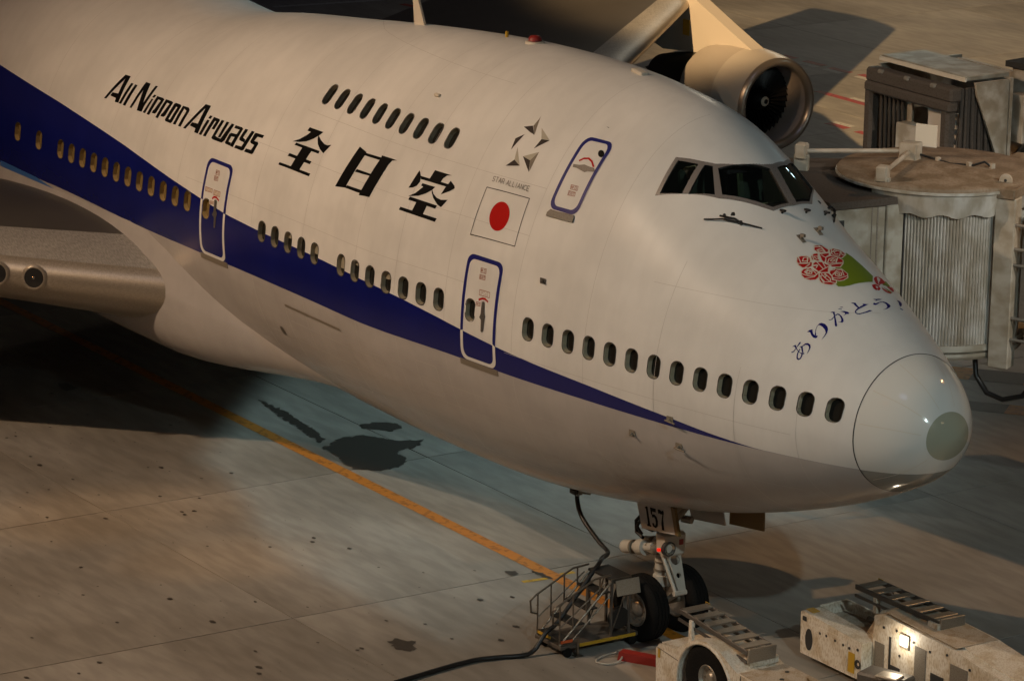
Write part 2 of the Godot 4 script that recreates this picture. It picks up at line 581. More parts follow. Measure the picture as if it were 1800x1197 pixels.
# one triangle of skin, shared out between the white, the blue and the grey paint
func paint_tri(bins: Dictionary, t: PackedVector2Array, off: float) -> void:
	var top := PackedFloat32Array()
	var low := PackedFloat32Array()
	for q in t:
		var y := height_at(q.x, q.y)
		top.append(y - maxf(band_top(q.x), band_bottom(q.x)))
		low.append(y - band_bottom(q.x))
	for part in ["white", "blue", "grey"]:
		var p := t
		var f := top if part != "grey" else low
		if part == "white":
			p = clip_half(t, top, true)
		elif part == "grey":
			p = clip_half(t, low, false)
		else:
			if top[0] >= 0 and top[1] >= 0 and top[2] >= 0 or low[0] <= 0 and low[1] <= 0 and low[2] <= 0:
				continue
			p = clip_half(t, top, false)
			var l2 := PackedFloat32Array()
			for q in p:
				l2.append(height_at(q.x, q.y) - band_bottom(q.x))
			if p.size() > 2:
				p = clip_half(p, l2, true)
		for i in range(1, p.size() - 1):
			put_tri(bins[part], p[0], p[i], p[i + 1], off)


# skin between stations and angles, with holes; within (if given) only inside that outline
func skin(stations: PackedFloat32Array, a0: float, a1: float, rows: int, holes: Array, within := PackedVector2Array(), off := 0.0) -> Dictionary:
	var bins := {"white": Shape.new(), "blue": Shape.new(), "grey": Shape.new()}
	var boxes := []
	for h in holes:
		var r := Rect2(h[0], Vector2.ZERO)
		for q in h:
			r = r.expand(q)
		boxes.append(r.grow(0.01))
	for i in stations.size() - 1:
		for j in rows:
			var q := PackedVector2Array([Vector2(stations[i], lerpf(a0, a1, float(j) / rows)), Vector2(stations[i + 1], lerpf(a0, a1, float(j) / rows)), Vector2(stations[i + 1], lerpf(a0, a1, float(j + 1) / rows)), Vector2(stations[i], lerpf(a0, a1, float(j + 1) / rows))])
			var polys := [q]
			var cell := Rect2(q[0], q[2] - q[0])
			var cut := false
			if within.size():
				polys = Geometry2D.intersect_polygons(q, within)
				cut = true
			for k in holes.size():
				if boxes[k].intersects(cell):
					var next := []
					for p in polys:
						next.append_array(Geometry2D.clip_polygons(p, holes[k]))
					polys = next
					cut = true
			if not cut:
				paint_tri(bins, PackedVector2Array([q[0], q[1], q[2]]), off)
				paint_tri(bins, PackedVector2Array([q[0], q[2], q[3]]), off)
			else:
				for p in polys:
					var ix := Geometry2D.triangulate_polygon(p)
					for t in range(0, ix.size(), 3):
						paint_tri(bins, PackedVector2Array([p[ix[t]], p[ix[t + 1]], p[ix[t + 2]]]), off)
	return bins


func grown(p: PackedVector2Array, by: float) -> PackedVector2Array:
	var mid := Vector2.ZERO
	var hi := Vector2.ZERO
	for q in p:
		mid += q / p.size()
	for q in p:
		hi = hi.max((q - mid).abs())
	var out := PackedVector2Array()
	for q in p:
		out.append(mid + (q - mid) * Vector2(1.0 + by / hi.x, 1.0 + by / 4.0 / hi.y))
	return out


func print_ring(sh: Shape, p: PackedVector2Array, p2: PackedVector2Array, off: float) -> void:
	for i in p.size():
		var j := (i + 1) % p.size()
		put_fine(sh, p[i], p[j], p2[j], off, 0.2)
		put_fine(sh, p[i], p2[j], p2[i], off, 0.2)


# ---------------------------------------------------------------- printed marks: outlines on the skin as (station in metres, angle in degrees) pairs
var WORDMARK := [
	[24.157, 29.45, 23.843, 40.15, 23.758, 40.14, 23.768, 38.28, 24.059, 29.62],
	[23.843, 40.15, 23.617, 40.17, 23.528, 29.72, 23.682, 29.63, 23.702, 30.98, 23.703, 32.66, 23.751, 38.44],
	[23.938, 32.53, 23.69, 32.8, 23.648, 30.96, 23.967, 31.17],
	[23.44, 37.92, 23.339, 37.91, 23.398, 29.64, 23.506, 29.58],
	[23.263, 37.82, 23.15, 37.78, 23.205, 29.44, 23.321, 29.49],
	[23.009, 29.29, 22.904, 39.68, 22.788, 39.34, 22.826, 36.44, 22.921, 29.33],
	[22.904, 39.68, 22.695, 39.43, 22.564, 32.08, 22.467, 28.94, 22.679, 29.05, 22.704, 30.51, 22.82, 36.36],
	[22.451, 39.05, 22.349, 38.97, 22.464, 31.03, 22.467, 28.94, 22.569, 29.92, 22.563, 31.99],
	[22.302, 35.79, 22.205, 35.69, 22.232, 34.64, 22.331, 34.69],
	[22.318, 34.2, 22.244, 34.16, 22.303, 28.76, 22.414, 28.84],
	[22.153, 35.51, 22.032, 35.37, 22.116, 28.51, 22.232, 28.56],
	[22.153, 35.51, 21.881, 35.22, 21.808, 34.78, 21.876, 33.94, 21.988, 34.31, 22.153, 34.51],
	[21.808, 34.78, 21.875, 29.76, 22.028, 30.15, 21.931, 34.02],
	[22.045, 30.46, 21.971, 30.61, 21.874, 29.94, 21.916, 29.37, 22.056, 29.44],
	[21.749, 35.01, 21.63, 34.87, 21.724, 28.15, 21.838, 28.21],
	[21.749, 35.01, 21.482, 34.73, 21.41, 34.31, 21.478, 33.49, 21.589, 33.83, 21.751, 34.03],
	[21.41, 34.31, 21.484, 29.4, 21.635, 29.77, 21.532, 33.56],
	[21.651, 30.07, 21.578, 30.22, 21.483, 29.57, 21.525, 29.01, 21.663, 29.07],
	[21.344, 34.14, 21.295, 34.5, 21.195, 33.29, 21.219, 33.19, 21.301, 28.92, 21.264, 28.66, 21.162, 27.61, 21.383, 27.83, 21.431, 28.31],
	[21.295, 34.5, 21.095, 34.3, 21.037, 33.82, 21.119, 28.17, 21.162, 27.61, 21.264, 28.66, 21.234, 28.86, 21.161, 33.05, 21.195, 33.29],
	[20.984, 34.11, 20.872, 34.05, 20.95, 27.58, 21.062, 27.61],
	[20.984, 34.11, 20.737, 34, 20.668, 33.49, 20.698, 32.56, 20.81, 32.97, 20.931, 33.54],
	[20.668, 33.49, 20.658, 32.73, 20.727, 27.39, 20.84, 27.47, 20.758, 32.92],
	[20.621, 27.27, 20.183, 36.44, 20.091, 36.36, 20.135, 34.85, 20.517, 27.28],
	[20.183, 36.44, 19.962, 36.31, 19.992, 26.95, 20.145, 27.01, 20.156, 28.31, 20.14, 29.92, 20.117, 34.72],
	[20.36, 29.83, 20.119, 29.89, 20.102, 28.21, 20.408, 28.65],
	[19.82, 33.37, 19.724, 33.35, 19.743, 32.35, 19.845, 32.35],
	[19.861, 31.84, 19.754, 31.85, 19.844, 26.82, 19.954, 26.83],
	[19.657, 33.21, 19.534, 33.14, 19.668, 26.79, 19.78, 26.78],
	[19.657, 33.21, 19.435, 33.08, 19.388, 32.76, 19.43, 31.96, 19.534, 32.12, 19.656, 32.23],
	[19.388, 32.76, 19.449, 29.53, 19.561, 29.57, 19.514, 31.93],
	[19.334, 32.99, 19.22, 32.93, 19.322, 27.69, 19.396, 26.62, 19.441, 27.04],
	[19.127, 32.87, 19.017, 32.84, 19.116, 27.8, 19.214, 27.65],
	[18.914, 32.71, 18.804, 32.63, 18.922, 27.35, 19.004, 26.45, 19.097, 27.39],
	[19.441, 27.04, 19.332, 27.9, 19.211, 27.58, 19.083, 27.5, 18.929, 27.48, 19.004, 26.45, 19.365, 26.59],
	[18.746, 32.52, 18.48, 32.39, 18.42, 31.98, 18.461, 31.3, 18.556, 31.48, 18.752, 31.6],
	[18.42, 31.98, 18.539, 26.07, 18.672, 26.29, 18.545, 31.28],
	[18.79, 30.01, 18.563, 30.02, 18.579, 29.05, 18.738, 29.01, 18.76, 27.34, 18.667, 26.37, 18.852, 26.47, 18.883, 26.84, 18.841, 29.53],
	[18.76, 27.34, 18.658, 27.2, 18.672, 26.29, 18.852, 26.47],
	[18.342, 32.21, 18.226, 32.15, 18.291, 29.51, 18.218, 28.42, 18.397, 28.63, 18.419, 29.24],
	[18.081, 32.06, 17.965, 32, 18.111, 26.21, 18.179, 25.85, 18.228, 27.1],
	[18.291, 29.51, 18.183, 29.22, 18.191, 28.26, 18.374, 28.53],
	[18.458, 26.97, 18.222, 26.97, 18.131, 26.24, 18.179, 25.85, 18.481, 26.06],
	[17.917, 31.8, 17.57, 31.69, 17.592, 30.78, 17.789, 30.82, 17.957, 30.99],
	[17.917, 31.8, 17.789, 30.82, 17.851, 29.32, 17.795, 28.58, 17.946, 28.62, 17.986, 29.04, 17.944, 31.45],
	[17.857, 29.45, 17.714, 29.38, 17.666, 28.98, 17.73, 28.21, 17.943, 28.56],
	[17.666, 28.98, 17.729, 26.03, 17.768, 25.67, 17.849, 26.62, 17.788, 28.45],
	[18.044, 26.78, 17.818, 26.76, 17.729, 26.03, 17.775, 25.62, 18.077, 25.78],
]
var KANJI_A := [
	[16.137, 37.08, 15.603, 36.74, 15.687, 35.69, 15.83, 34.34, 16.031, 33.14, 16.246, 32.47, 16.505, 32.1, 16.291, 33.28, 16.099, 34.95, 16.029, 35.88, 16.163, 36.02],
	[15.715, 35.56, 15.552, 34.45, 15.385, 33.72, 15.273, 33.62, 15.146, 34.04, 15.298, 31.33, 15.462, 32.07, 15.607, 33.24, 15.692, 34.56],
	[16.358, 32.05, 15.45, 31.62, 15.458, 30.84, 16.391, 31.33],
	[16.079, 31.39, 15.722, 31.09, 15.916, 25.35, 16.249, 25.5],
	[16.444, 28.85, 15.587, 28.4, 15.614, 27.55, 16.485, 28.02],
	[16.68, 25.75, 15.488, 25.31, 15.51, 24.51, 16.702, 25.03],
]
var KANJI_B := [
	[14.178, 35.67, 13.874, 34.79, 13.884, 33.92, 14.129, 25.4, 14.125, 24.73, 14.508, 24.2],
	[13.913, 34.57, 13.311, 34.56, 13.353, 33.82, 13.907, 33.87],
	[13.966, 30.03, 13.412, 29.91, 13.435, 29.36, 14.005, 29.24],
	[14.105, 25.46, 13.557, 25.45, 13.606, 24.61, 14.141, 24.69],
	[13.334, 35.11, 12.995, 35.05, 12.806, 34.91, 12.951, 34.53, 13.008, 33.52, 13.249, 24.42, 13.619, 24.09, 13.601, 24.68, 13.33, 34.45],
]
var KANJI_C := [
	[12.052, 33.92, 11.946, 32.55, 11.916, 31.26, 11.964, 30.07, 12.053, 29.46, 12.176, 29.14],
	[11.957, 32.65, 11.112, 32.3, 11.179, 31.6, 11.915, 31.88],
	[11.634, 34.84, 11.129, 34.58, 11.253, 34.25, 11.326, 33.41, 11.357, 32.23, 11.688, 32.48],
	[11.104, 33.24, 10.955, 32.31, 10.925, 31.77, 11.023, 30.81, 11.236, 29.45, 11.177, 31.54, 11.14, 32.3],
	[11.836, 31.04, 11.452, 30.86, 11.511, 29.95, 11.646, 28.81, 11.831, 27.83, 12.104, 27.19, 11.935, 28.32, 11.78, 30.21, 11.85, 30.37],
	[11.514, 30.18, 11.44, 29.2, 11.315, 28.46, 11.182, 28.23, 11.006, 28.64, 11.121, 26.54, 11.245, 26.96, 11.399, 28.16, 11.495, 29.38],
	[12.053, 27.18, 11.238, 26.68, 11.263, 25.84, 12.072, 26.37],
	[11.823, 26.53, 11.511, 26.14, 11.548, 23.84, 11.875, 24.07],
	[12.231, 24.28, 11.145, 23.71, 11.174, 22.81, 12.254, 23.5],
]
var STAR_DARK := [
	[9.955, 52.19, 9.755, 53.28, 9.575, 50.93, 9.731, 51.32],
	[9.343, 50.48, 9.135, 50.94, 9.392, 47.34],
	[9.713, 43, 9.508, 42.01, 9.859, 40.8],
	[9.547, 44.54, 9.324, 44.19, 9.211, 41.27],
	[9.977, 48.4, 9.814, 50.26, 9.93, 45.13],
]
var STAR_MID := [
	[9.741, 53.29, 9.723, 55.82, 9.733, 56.76, 9.575, 51.11],
	[9.217, 47.03, 9.324, 44.19, 9.208, 41.52],
]
var STAR_LIGHT := [
	[9.515, 53.51, 9.143, 51.02, 9.343, 50.48],
	[9.803, 46.41, 9.508, 42.01, 9.713, 43],
	[9.547, 44.54, 9.217, 47.03, 9.324, 44.19],
]
var ALLIANCE_TEXT := [
	[9.973, 37.34, 9.999, 37.46, 10.029, 37.32, 10.027, 36.93, 9.976, 36.7, 9.974, 36.32, 9.999, 36.18, 10.03, 36.29],
	[9.95, 37.48, 9.888, 37.52],
	[9.919, 37.5, 9.913, 36.23],
	[9.858, 36.26, 9.833, 37.55, 9.796, 36.29],
	[9.847, 36.71, 9.81, 36.73],
	[9.772, 36.31, 9.778, 37.58, 9.729, 37.61, 9.715, 37.3, 9.726, 36.97, 9.775, 36.94],
	[9.744, 36.96, 9.71, 36.35],
	[9.636, 36.4, 9.611, 37.69, 9.574, 36.44],
	[9.625, 36.85, 9.589, 36.87],
	[9.557, 37.72, 9.551, 36.46, 9.49, 36.5],
	[9.473, 37.79, 9.466, 36.52, 9.406, 36.56],
	[9.367, 36.59, 9.374, 37.86],
	[9.329, 36.62, 9.305, 37.91, 9.269, 36.67],
	[9.319, 37.07, 9.283, 37.1],
	[9.245, 36.69, 9.252, 37.95, 9.185, 36.74, 9.192, 38],
	[9.108, 37.88, 9.139, 38.05, 9.166, 37.64, 9.164, 37.14, 9.132, 36.78, 9.103, 37],
	[9.026, 38.14, 9.086, 38.09, 9.079, 36.83, 9.019, 36.88],
	[9.082, 37.46, 9.034, 37.5],
]
var THANKS_A := [
	[2.529, 35.7, 2.5, 36.79, 2.486, 38.84, 2.484, 41.58, 2.474, 42.25, 2.459, 42.24, 2.461, 41.16, 2.474, 39.44, 2.485, 36.5, 2.514, 35.49],
	[2.558, 38.07, 2.529, 39.51, 2.512, 39.88, 2.483, 38.9, 2.426, 37.96, 2.374, 37.74, 2.33, 38.47, 2.31, 38.41, 2.315, 37.91, 2.357, 37.34, 2.418, 37.55, 2.486, 38.32, 2.524, 38.76],
	[2.445, 40.01, 2.406, 41.24, 2.338, 38.62, 2.356, 38.18, 2.414, 40.05],
	[2.407, 41.14, 2.39, 42.87, 2.352, 43.87, 2.302, 43.82, 2.275, 42.89, 2.265, 41.04, 2.271, 38.38, 2.28, 41.06, 2.298, 42.44, 2.333, 42.94, 2.372, 42.49, 2.396, 41.06],
	[2.365, 38.02, 2.338, 38.35, 2.324, 36.81, 2.323, 35.21, 2.346, 34.04, 2.38, 33.95, 2.403, 34.51, 2.421, 35.93, 2.428, 37.53, 2.424, 39.21, 2.409, 39.18, 2.411, 37.67, 2.401, 35.98, 2.384, 34.93, 2.362, 34.69, 2.345, 35.39, 2.347, 36.7],
	[2.472, 48.29, 2.459, 49.8, 2.422, 51.17, 2.409, 50.45, 2.369, 49.43, 2.329, 49.22, 2.282, 49.99, 2.278, 48.95, 2.29, 48.2, 2.331, 47.78, 2.381, 48.24, 2.429, 49.21],
	[2.329, 49.08, 2.377, 51.83, 2.401, 53.94, 2.4, 55.87, 2.377, 56.95, 2.323, 57.64, 2.262, 57.33, 2.221, 56.25, 2.191, 54.17, 2.186, 51.86, 2.192, 49.34, 2.197, 51.91, 2.212, 53.97, 2.253, 55, 2.316, 55.44, 2.374, 55.3, 2.396, 54.56, 2.38, 52.75, 2.354, 51.08, 2.312, 49.77],
	[2.407, 64.66, 2.397, 65.77, 2.371, 66.78, 2.319, 65.36, 2.221, 63.12, 2.156, 61.51, 2.151, 61.03, 2.166, 60.4, 2.183, 60.57, 2.276, 63.35, 2.341, 65.01, 2.375, 65.58],
	[2.334, 60.9, 2.306, 61.8, 2.313, 64.24, 2.302, 64.42, 2.291, 62.19, 2.305, 61.19, 2.325, 60.78],
	[2.32, 65.57, 2.315, 67.03, 2.29, 67.67, 2.235, 67.7, 2.179, 67.09, 2.144, 66.04, 2.137, 64.91, 2.161, 64.43, 2.196, 63.21, 2.169, 64.7, 2.179, 65.61, 2.216, 66.51, 2.27, 67.02, 2.3, 66.55, 2.301, 65.12],
	[2.323, 69.08, 2.286, 71.13, 2.238, 72.46, 2.207, 72.57, 2.199, 71.78, 2.219, 70.8, 2.22, 68.63, 2.234, 70.37, 2.259, 70.61, 2.298, 69.73],
	[2.379, 69.26, 2.368, 70.15, 2.338, 71.16, 2.33, 70.74, 2.352, 70],
	[2.387, 70.74, 2.376, 71.79, 2.354, 72.53, 2.349, 72.2, 2.365, 71.46],
]
var THANKS_B := [
	[2.353, 77.96, 2.348, 79.24, 2.322, 80.73, 2.285, 80.32, 2.217, 80.29, 2.218, 79.36, 2.271, 78.96, 2.322, 79.15],
	[2.265, 83.87, 2.223, 87.24, 2.204, 83.5, 2.195, 79.32, 2.179, 76.8, 2.152, 76.04, 2.127, 76.62, 2.109, 78.09, 2.102, 81.89, 2.109, 84.89, 2.082, 86.24, 2.077, 81.82, 2.097, 77.05, 2.125, 75.73, 2.162, 75.42, 2.19, 76.28, 2.215, 78.61, 2.239, 83.85],
	[2.322, 93.01, 2.314, 94.89, 2.321, 97.35, 2.313, 99.6, 2.293, 97.62, 2.289, 95.88, 2.274, 93.84, 2.293, 94.52, 2.308, 93.77],
	[2.242, 91.88, 2.222, 91.82, 2.219, 92.73, 2.236, 94.81, 2.255, 97.27, 2.258, 99.36, 2.241, 101.25, 2.199, 102.39, 2.162, 102.11, 2.118, 100.11, 2.082, 97.09, 2.067, 93.6, 2.092, 96.68, 2.131, 98.89, 2.178, 99.64, 2.219, 99.34, 2.242, 97.94, 2.23, 95.65, 2.202, 93.58, 2.182, 91.41, 2.192, 90.36, 2.217, 90.39],
	[2.411, 113.43, 2.445, 116.42, 2.408, 117.17, 2.308, 114.93, 2.23, 111.98, 2.277, 112.06, 2.367, 113.77],
	[2.18, 109.78, 2.18, 111.6, 2.155, 112.45, 2.139, 111.09, 2.147, 109.65],
]
var ROSES := [
	[3.654, 86.16, 3.635, 89.85, 3.514, 91.79, 3.466, 90.75, 3.453, 87.81, 3.474, 86.13, 3.514, 84.87, 3.573, 84.31],
	[3.513, 92.29, 3.54, 95, 3.504, 98.83, 3.409, 100.23, 3.307, 95.41, 3.329, 93.98, 3.373, 90.35, 3.444, 90.94],
	[3.57, 74.22, 3.556, 76.3, 3.509, 78.69, 3.454, 79.33, 3.379, 78.16, 3.346, 78.48, 3.294, 76.98, 3.294, 75.08, 3.352, 72.36, 3.432, 71.81, 3.504, 72.43],
	[3.471, 80.24, 3.501, 82.49, 3.487, 84.83, 3.386, 83.15, 3.324, 82.28, 3.361, 80.44, 3.403, 79.24],
	[3.463, 85.1, 3.45, 88.26, 3.446, 90.58, 3.397, 89.8, 3.366, 86.97, 3.313, 85.81, 3.261, 83.82, 3.337, 83.66],
	[3.366, 86.97, 3.381, 89.97, 3.325, 93.61, 3.254, 95.08, 3.181, 93.48, 3.108, 90.19, 3.142, 85.76, 3.2, 85.42, 3.262, 84.65],
	[3.332, 78.41, 3.346, 80.09, 3.304, 82.92, 3.236, 84.08, 3.189, 85.45, 3.111, 82.83, 3.062, 81.66, 3.106, 78.26, 3.157, 77.28, 3.275, 76.81],
	[3.311, 70.52, 3.326, 72.54, 3.279, 75.54, 3.134, 77.29, 3.053, 75.82, 3.034, 73.07, 3.083, 70.62, 3.158, 69.13, 3.247, 69.18],
	[3.116, 77.11, 3.104, 78.22, 3.05, 81.37, 2.965, 81.55, 2.897, 80.16, 2.862, 81.85, 2.805, 80.42, 2.811, 77.36, 2.882, 74.86, 2.947, 73.95, 3.006, 74.34],
	[3.086, 83.08, 3.103, 85.4, 3.067, 89.82, 2.942, 90.88, 2.854, 89.12, 2.819, 85.41, 2.832, 82.84, 2.899, 80.78, 2.973, 81.75, 3.04, 81.69],
]
var ROSE_LINES := [
	[3.628, 85.61, 3.591, 89.18, 3.465, 89.12],
	[3.552, 85.7, 3.557, 87.39, 3.53, 88.92, 3.477, 88.85, 3.474, 86.66, 3.504, 85.73, 3.552, 85.7],
	[3.539, 85.95, 3.498, 88.23],
	[3.629, 88.39, 3.56, 89.05, 3.479, 88.62],
	[3.52, 93.77, 3.431, 91.59, 3.37, 92.43, 3.365, 95.31, 3.458, 97.85, 3.487, 96.58, 3.456, 93.75, 3.404, 93.44, 3.407, 95.4],
	[3.498, 98.71, 3.383, 97.33, 3.414, 100.21],
	[3.423, 90.89, 3.508, 95.39, 3.469, 97.8],
	[3.557, 74.74, 3.437, 73.58, 3.393, 76.33, 3.468, 78.57],
	[3.457, 74.85, 3.504, 76.72, 3.482, 78.37, 3.426, 77.36, 3.434, 75.92, 3.457, 74.85],
	[3.472, 71.95, 3.371, 76.35, 3.381, 79.27],
	[3.331, 73.22, 3.349, 76.92],
	[3.475, 81.38, 3.397, 80.19, 3.349, 81.24],
	[3.45, 81.62, 3.429, 83.55, 3.365, 82.39],
	[3.431, 81.47, 3.381, 81.96],
	[3.459, 85.01, 3.299, 83.33, 3.18, 82.52],
	[3.37, 86.52, 3.43, 85.71],
	[3.252, 85.53, 3.317, 87.77, 3.33, 90.49, 3.293, 91.83, 3.217, 89.89, 3.221, 86.46, 3.252, 85.53],
	[3.275, 87.66, 3.302, 89.87, 3.267, 90.45, 3.248, 88.41, 3.275, 87.66],
	[3.33, 93.46, 3.207, 89.68, 3.202, 93.93],
	[3.195, 85.87, 3.182, 93.22],
	[3.336, 80.68, 3.163, 80.74],
	[3.286, 77.35, 3.264, 79.83, 3.231, 77.97],
	[3.298, 77.9, 3.278, 79.62],
	[3.142, 77.47, 3.157, 81.14, 3.174, 84.83],
	[3.159, 84.22, 3.059, 81.87],
	[3.269, 71.7, 3.277, 74.12, 3.22, 75.22, 3.174, 73.8, 3.198, 71.87, 3.269, 71.7],
	[3.248, 71.87, 3.256, 73.6, 3.218, 74.32, 3.209, 73, 3.248, 71.87],
	[3.273, 69.85, 3.173, 71.52, 3.109, 74.71],
	[3.264, 75.73, 3.123, 75.62],
	[3.164, 69.31, 3.1, 73.62, 3.134, 77.29],
	[3.083, 77.7, 2.971, 77.74, 2.879, 78.25, 2.812, 80.31],
	[3.019, 75.82, 2.919, 75.82, 2.879, 78.25],
	[3.053, 77.52, 2.998, 78.12, 3.018, 79.48, 3.054, 78.68],
	[3.063, 79.45, 2.937, 79.73, 2.887, 78.75],
	[3.064, 76.94, 3.012, 75.64, 2.912, 75.06],
	[2.996, 84.27, 3.017, 86.45, 2.982, 87.89, 2.926, 86.84, 2.915, 84.6, 2.959, 83.67, 2.996, 84.27],
	[2.977, 84.96, 2.983, 86.51, 2.943, 86.13, 2.946, 84.78],
	[2.986, 82.37, 3.048, 86.61, 3.046, 89.64, 2.916, 88.03],
	[2.934, 81.37, 2.878, 83.99, 2.893, 89.77],
	[3.086, 83.08, 3.076, 85.89],
	[3.654, 86.16, 3.635, 89.85, 3.514, 91.79, 3.466, 90.75, 3.453, 87.81, 3.474, 86.13, 3.514, 84.87, 3.573, 84.31, 3.654, 86.16],
	[3.513, 92.29, 3.54, 95, 3.504, 98.83, 3.409, 100.23, 3.307, 95.41, 3.329, 93.98, 3.373, 90.35, 3.444, 90.94, 3.513, 92.29],
	[3.57, 74.22, 3.556, 76.3, 3.509, 78.69, 3.454, 79.33, 3.379, 78.16, 3.346, 78.48, 3.294, 76.98, 3.294, 75.08, 3.352, 72.36, 3.432, 71.81, 3.504, 72.43, 3.57, 74.22],
	[3.471, 80.24, 3.501, 82.49, 3.487, 84.83, 3.386, 83.15, 3.324, 82.28, 3.361, 80.44, 3.403, 79.24, 3.471, 80.24],
	[3.463, 85.1, 3.45, 88.26, 3.446, 90.58, 3.397, 89.8, 3.366, 86.97, 3.313, 85.81, 3.261, 83.82, 3.337, 83.66, 3.463, 85.1],
	[3.366, 86.97, 3.381, 89.97, 3.325, 93.61, 3.254, 95.08, 3.181, 93.48, 3.108, 90.19, 3.142, 85.76, 3.2, 85.42, 3.262, 84.65, 3.366, 86.97],
	[3.332, 78.41, 3.346, 80.09, 3.304, 82.92, 3.236, 84.08, 3.189, 85.45, 3.111, 82.83, 3.062, 81.66, 3.106, 78.26, 3.157, 77.28, 3.275, 76.81, 3.332, 78.41],
	[3.311, 70.52, 3.326, 72.54, 3.279, 75.54, 3.134, 77.29, 3.053, 75.82, 3.034, 73.07, 3.083, 70.62, 3.158, 69.13, 3.247, 69.18, 3.311, 70.52],
	[3.116, 77.11, 3.104, 78.22, 3.05, 81.37, 2.965, 81.55, 2.897, 80.16, 2.862, 81.85, 2.805, 80.42, 2.811, 77.36, 2.882, 74.86, 2.947, 73.95, 3.006, 74.34, 3.116, 77.11],
	[3.086, 83.08, 3.103, 85.4, 3.067, 89.82, 2.942, 90.88, 2.854, 89.12, 2.819, 85.41, 2.832, 82.84, 2.899, 80.78, 2.973, 81.75, 3.04, 81.69, 3.086, 83.08],
]
var WRAP := [
	[3.457, 101.38, 3.385, 103.29, 3.178, 105.93, 2.947, 107.96, 2.754, 103.43, 2.721, 96.93, 2.704, 92.03, 2.686, 86.51, 2.697, 82.68, 2.736, 79.88, 2.792, 79.75, 3.303, 91.74, 3.307, 95.63],
	[2.759, 110.53, 3.019, 118.96, 2.882, 119.5, 2.799, 115.73],
	[2.695, 108.34, 2.648, 115.53, 2.584, 113.28],
]
var BOW := [
	[2.866, 106.64, 2.953, 109.77, 2.994, 112.38, 2.921, 110.07, 2.8, 108.18, 2.746, 107.12, 2.758, 105.36],
	[2.994, 112.38, 2.999, 115.28, 2.932, 116.79, 2.813, 112.47, 2.738, 107.95, 2.768, 107.95, 2.928, 112.8],
	[2.661, 100.6, 2.707, 104.17, 2.644, 102.89, 2.6, 102.35, 2.597, 103.64, 2.524, 100.55, 2.582, 99.91],
	[2.707, 104.17, 2.681, 105.95, 2.607, 105.59, 2.549, 103.54, 2.53, 101.38, 2.609, 103.77, 2.642, 104.86, 2.658, 103.22],
	[2.76, 105.58, 2.735, 108.24, 2.692, 107.07, 2.725, 104.93],
	[2.66, 107.35, 2.602, 110.41, 2.619, 113.92, 2.552, 111.96, 2.549, 108.1, 2.596, 106.9],
	[2.758, 113.51, 2.899, 121.42, 2.758, 119.56, 2.677, 116.4, 2.736, 115],
]
var PANES := [
	[6.286, 63.94, 5.964, 68.16, 5.817, 56.9, 6.172, 52.08],
	[5.878, 69.71, 5.767, 71.78, 5.347, 65.02, 5.718, 58.23],
	[5.675, 72.84, 5.337, 94.62, 4.613, 91.4, 4.61, 81.88, 5.259, 67.18],
]
var SCREEN_FRAME := [
	[6.361, 64.29, 5.955, 70.08, 5.763, 73.4, 5.519, 81.28, 5.422, 92.41, 5.444, 98.04, 4.558, 93.35, 4.544, 80.89, 5.249, 65.33, 6.231, 50.72],
]
var LIGHT_BLUE := [
	[28.308, -6.73, 26.602, -7.42, 25.409, -9.79, 26.695, -9.48, 28.365, -9.68],
]
var FLAG := [
	[10.097, 34.34, 8.916, 35.38, 8.892, 23.64, 10.134, 22.53],
]
var UPPER_DOOR := [
	[8.324, 56.04, 7.733, 57.76, 7.669, 35.71, 8.28, 34.88],
]
var UPPER_HANDLE := [
	[8.255, 47.36, 8.107, 47.74, 8.002, 48.31, 7.899, 48.27, 7.738, 48.38, 7.689, 47.86, 7.699, 47.4, 7.842, 46.93, 7.905, 46.42, 7.998, 46.51, 8.121, 46.71, 8.238, 46.59],
]
var UPPER_ARC := [
	[8.174, 48.8, 8.101, 49.75, 7.994, 50.28, 7.882, 49.85, 7.776, 48.7],
]
var UPPER_PORT := [
	[7.713, 53.17, 7.696, 52.66, 7.701, 52.19, 7.726, 51.87, 7.765, 51.78, 7.808, 51.95, 7.845, 52.32, 7.868, 52.82, 7.87, 53.31, 7.85, 53.68, 7.815, 53.84, 7.771, 53.75, 7.73, 53.42],
]
var UPPER_SILL := [
	[8.28, 34.87, 8.105, 34.89, 7.691, 35.41, 7.656, 34.8, 7.652, 33.56, 8.335, 32.96, 8.339, 33.88],
]
var UPPER_SIGNS := [
	[8.065, 42.22, 7.883, 42.43, 7.863, 41.34, 8.041, 41.14],
	[8.056, 40.6, 7.88, 40.76, 7.865, 39.78, 8.039, 39.5],
]
var R1_HANDLE := [
	[9.481, 8.44, 9.44, 8.77, 9.398, 8.57, 9.384, 6.07, 9.347, 5.28, 9.364, 4.44, 9.387, 1.54, 9.416, 1.02, 9.459, 1.25, 9.462, 4.13, 9.517, 4.61, 9.48, 5.63],
]
var R1_ARC := [
	[9.575, 8.72, 9.486, 9.3, 9.404, 9.44, 9.322, 9.02],
]
var R1_SIGNS := [
	[9.647, 16.05, 9.491, 16.25, 9.485, 15.16, 9.633, 15.01],
	[9.644, 14.53, 9.489, 14.65, 9.484, 13.67, 9.636, 13.51],
	[9.587, 11.11, 9.294, 11.3, 9.292, 10.05, 9.583, 9.87],
	[9.642, 8, 9.531, 8.1, 9.527, 7.28, 9.642, 7.17],
]
var R2_HANDLE := [
	[18.738, 9.82, 18.683, 10.12, 18.637, 9.81, 18.622, 7.01, 18.573, 6.26, 18.601, 5.11, 18.622, 1.81, 18.653, 1.54, 18.686, 1.75, 18.692, 4.84, 18.765, 5.38, 18.714, 6.6],
]
var R2_ARC := [
	[18.83, 10.01, 18.774, 10.68, 18.675, 10.8, 18.574, 10.13],
]
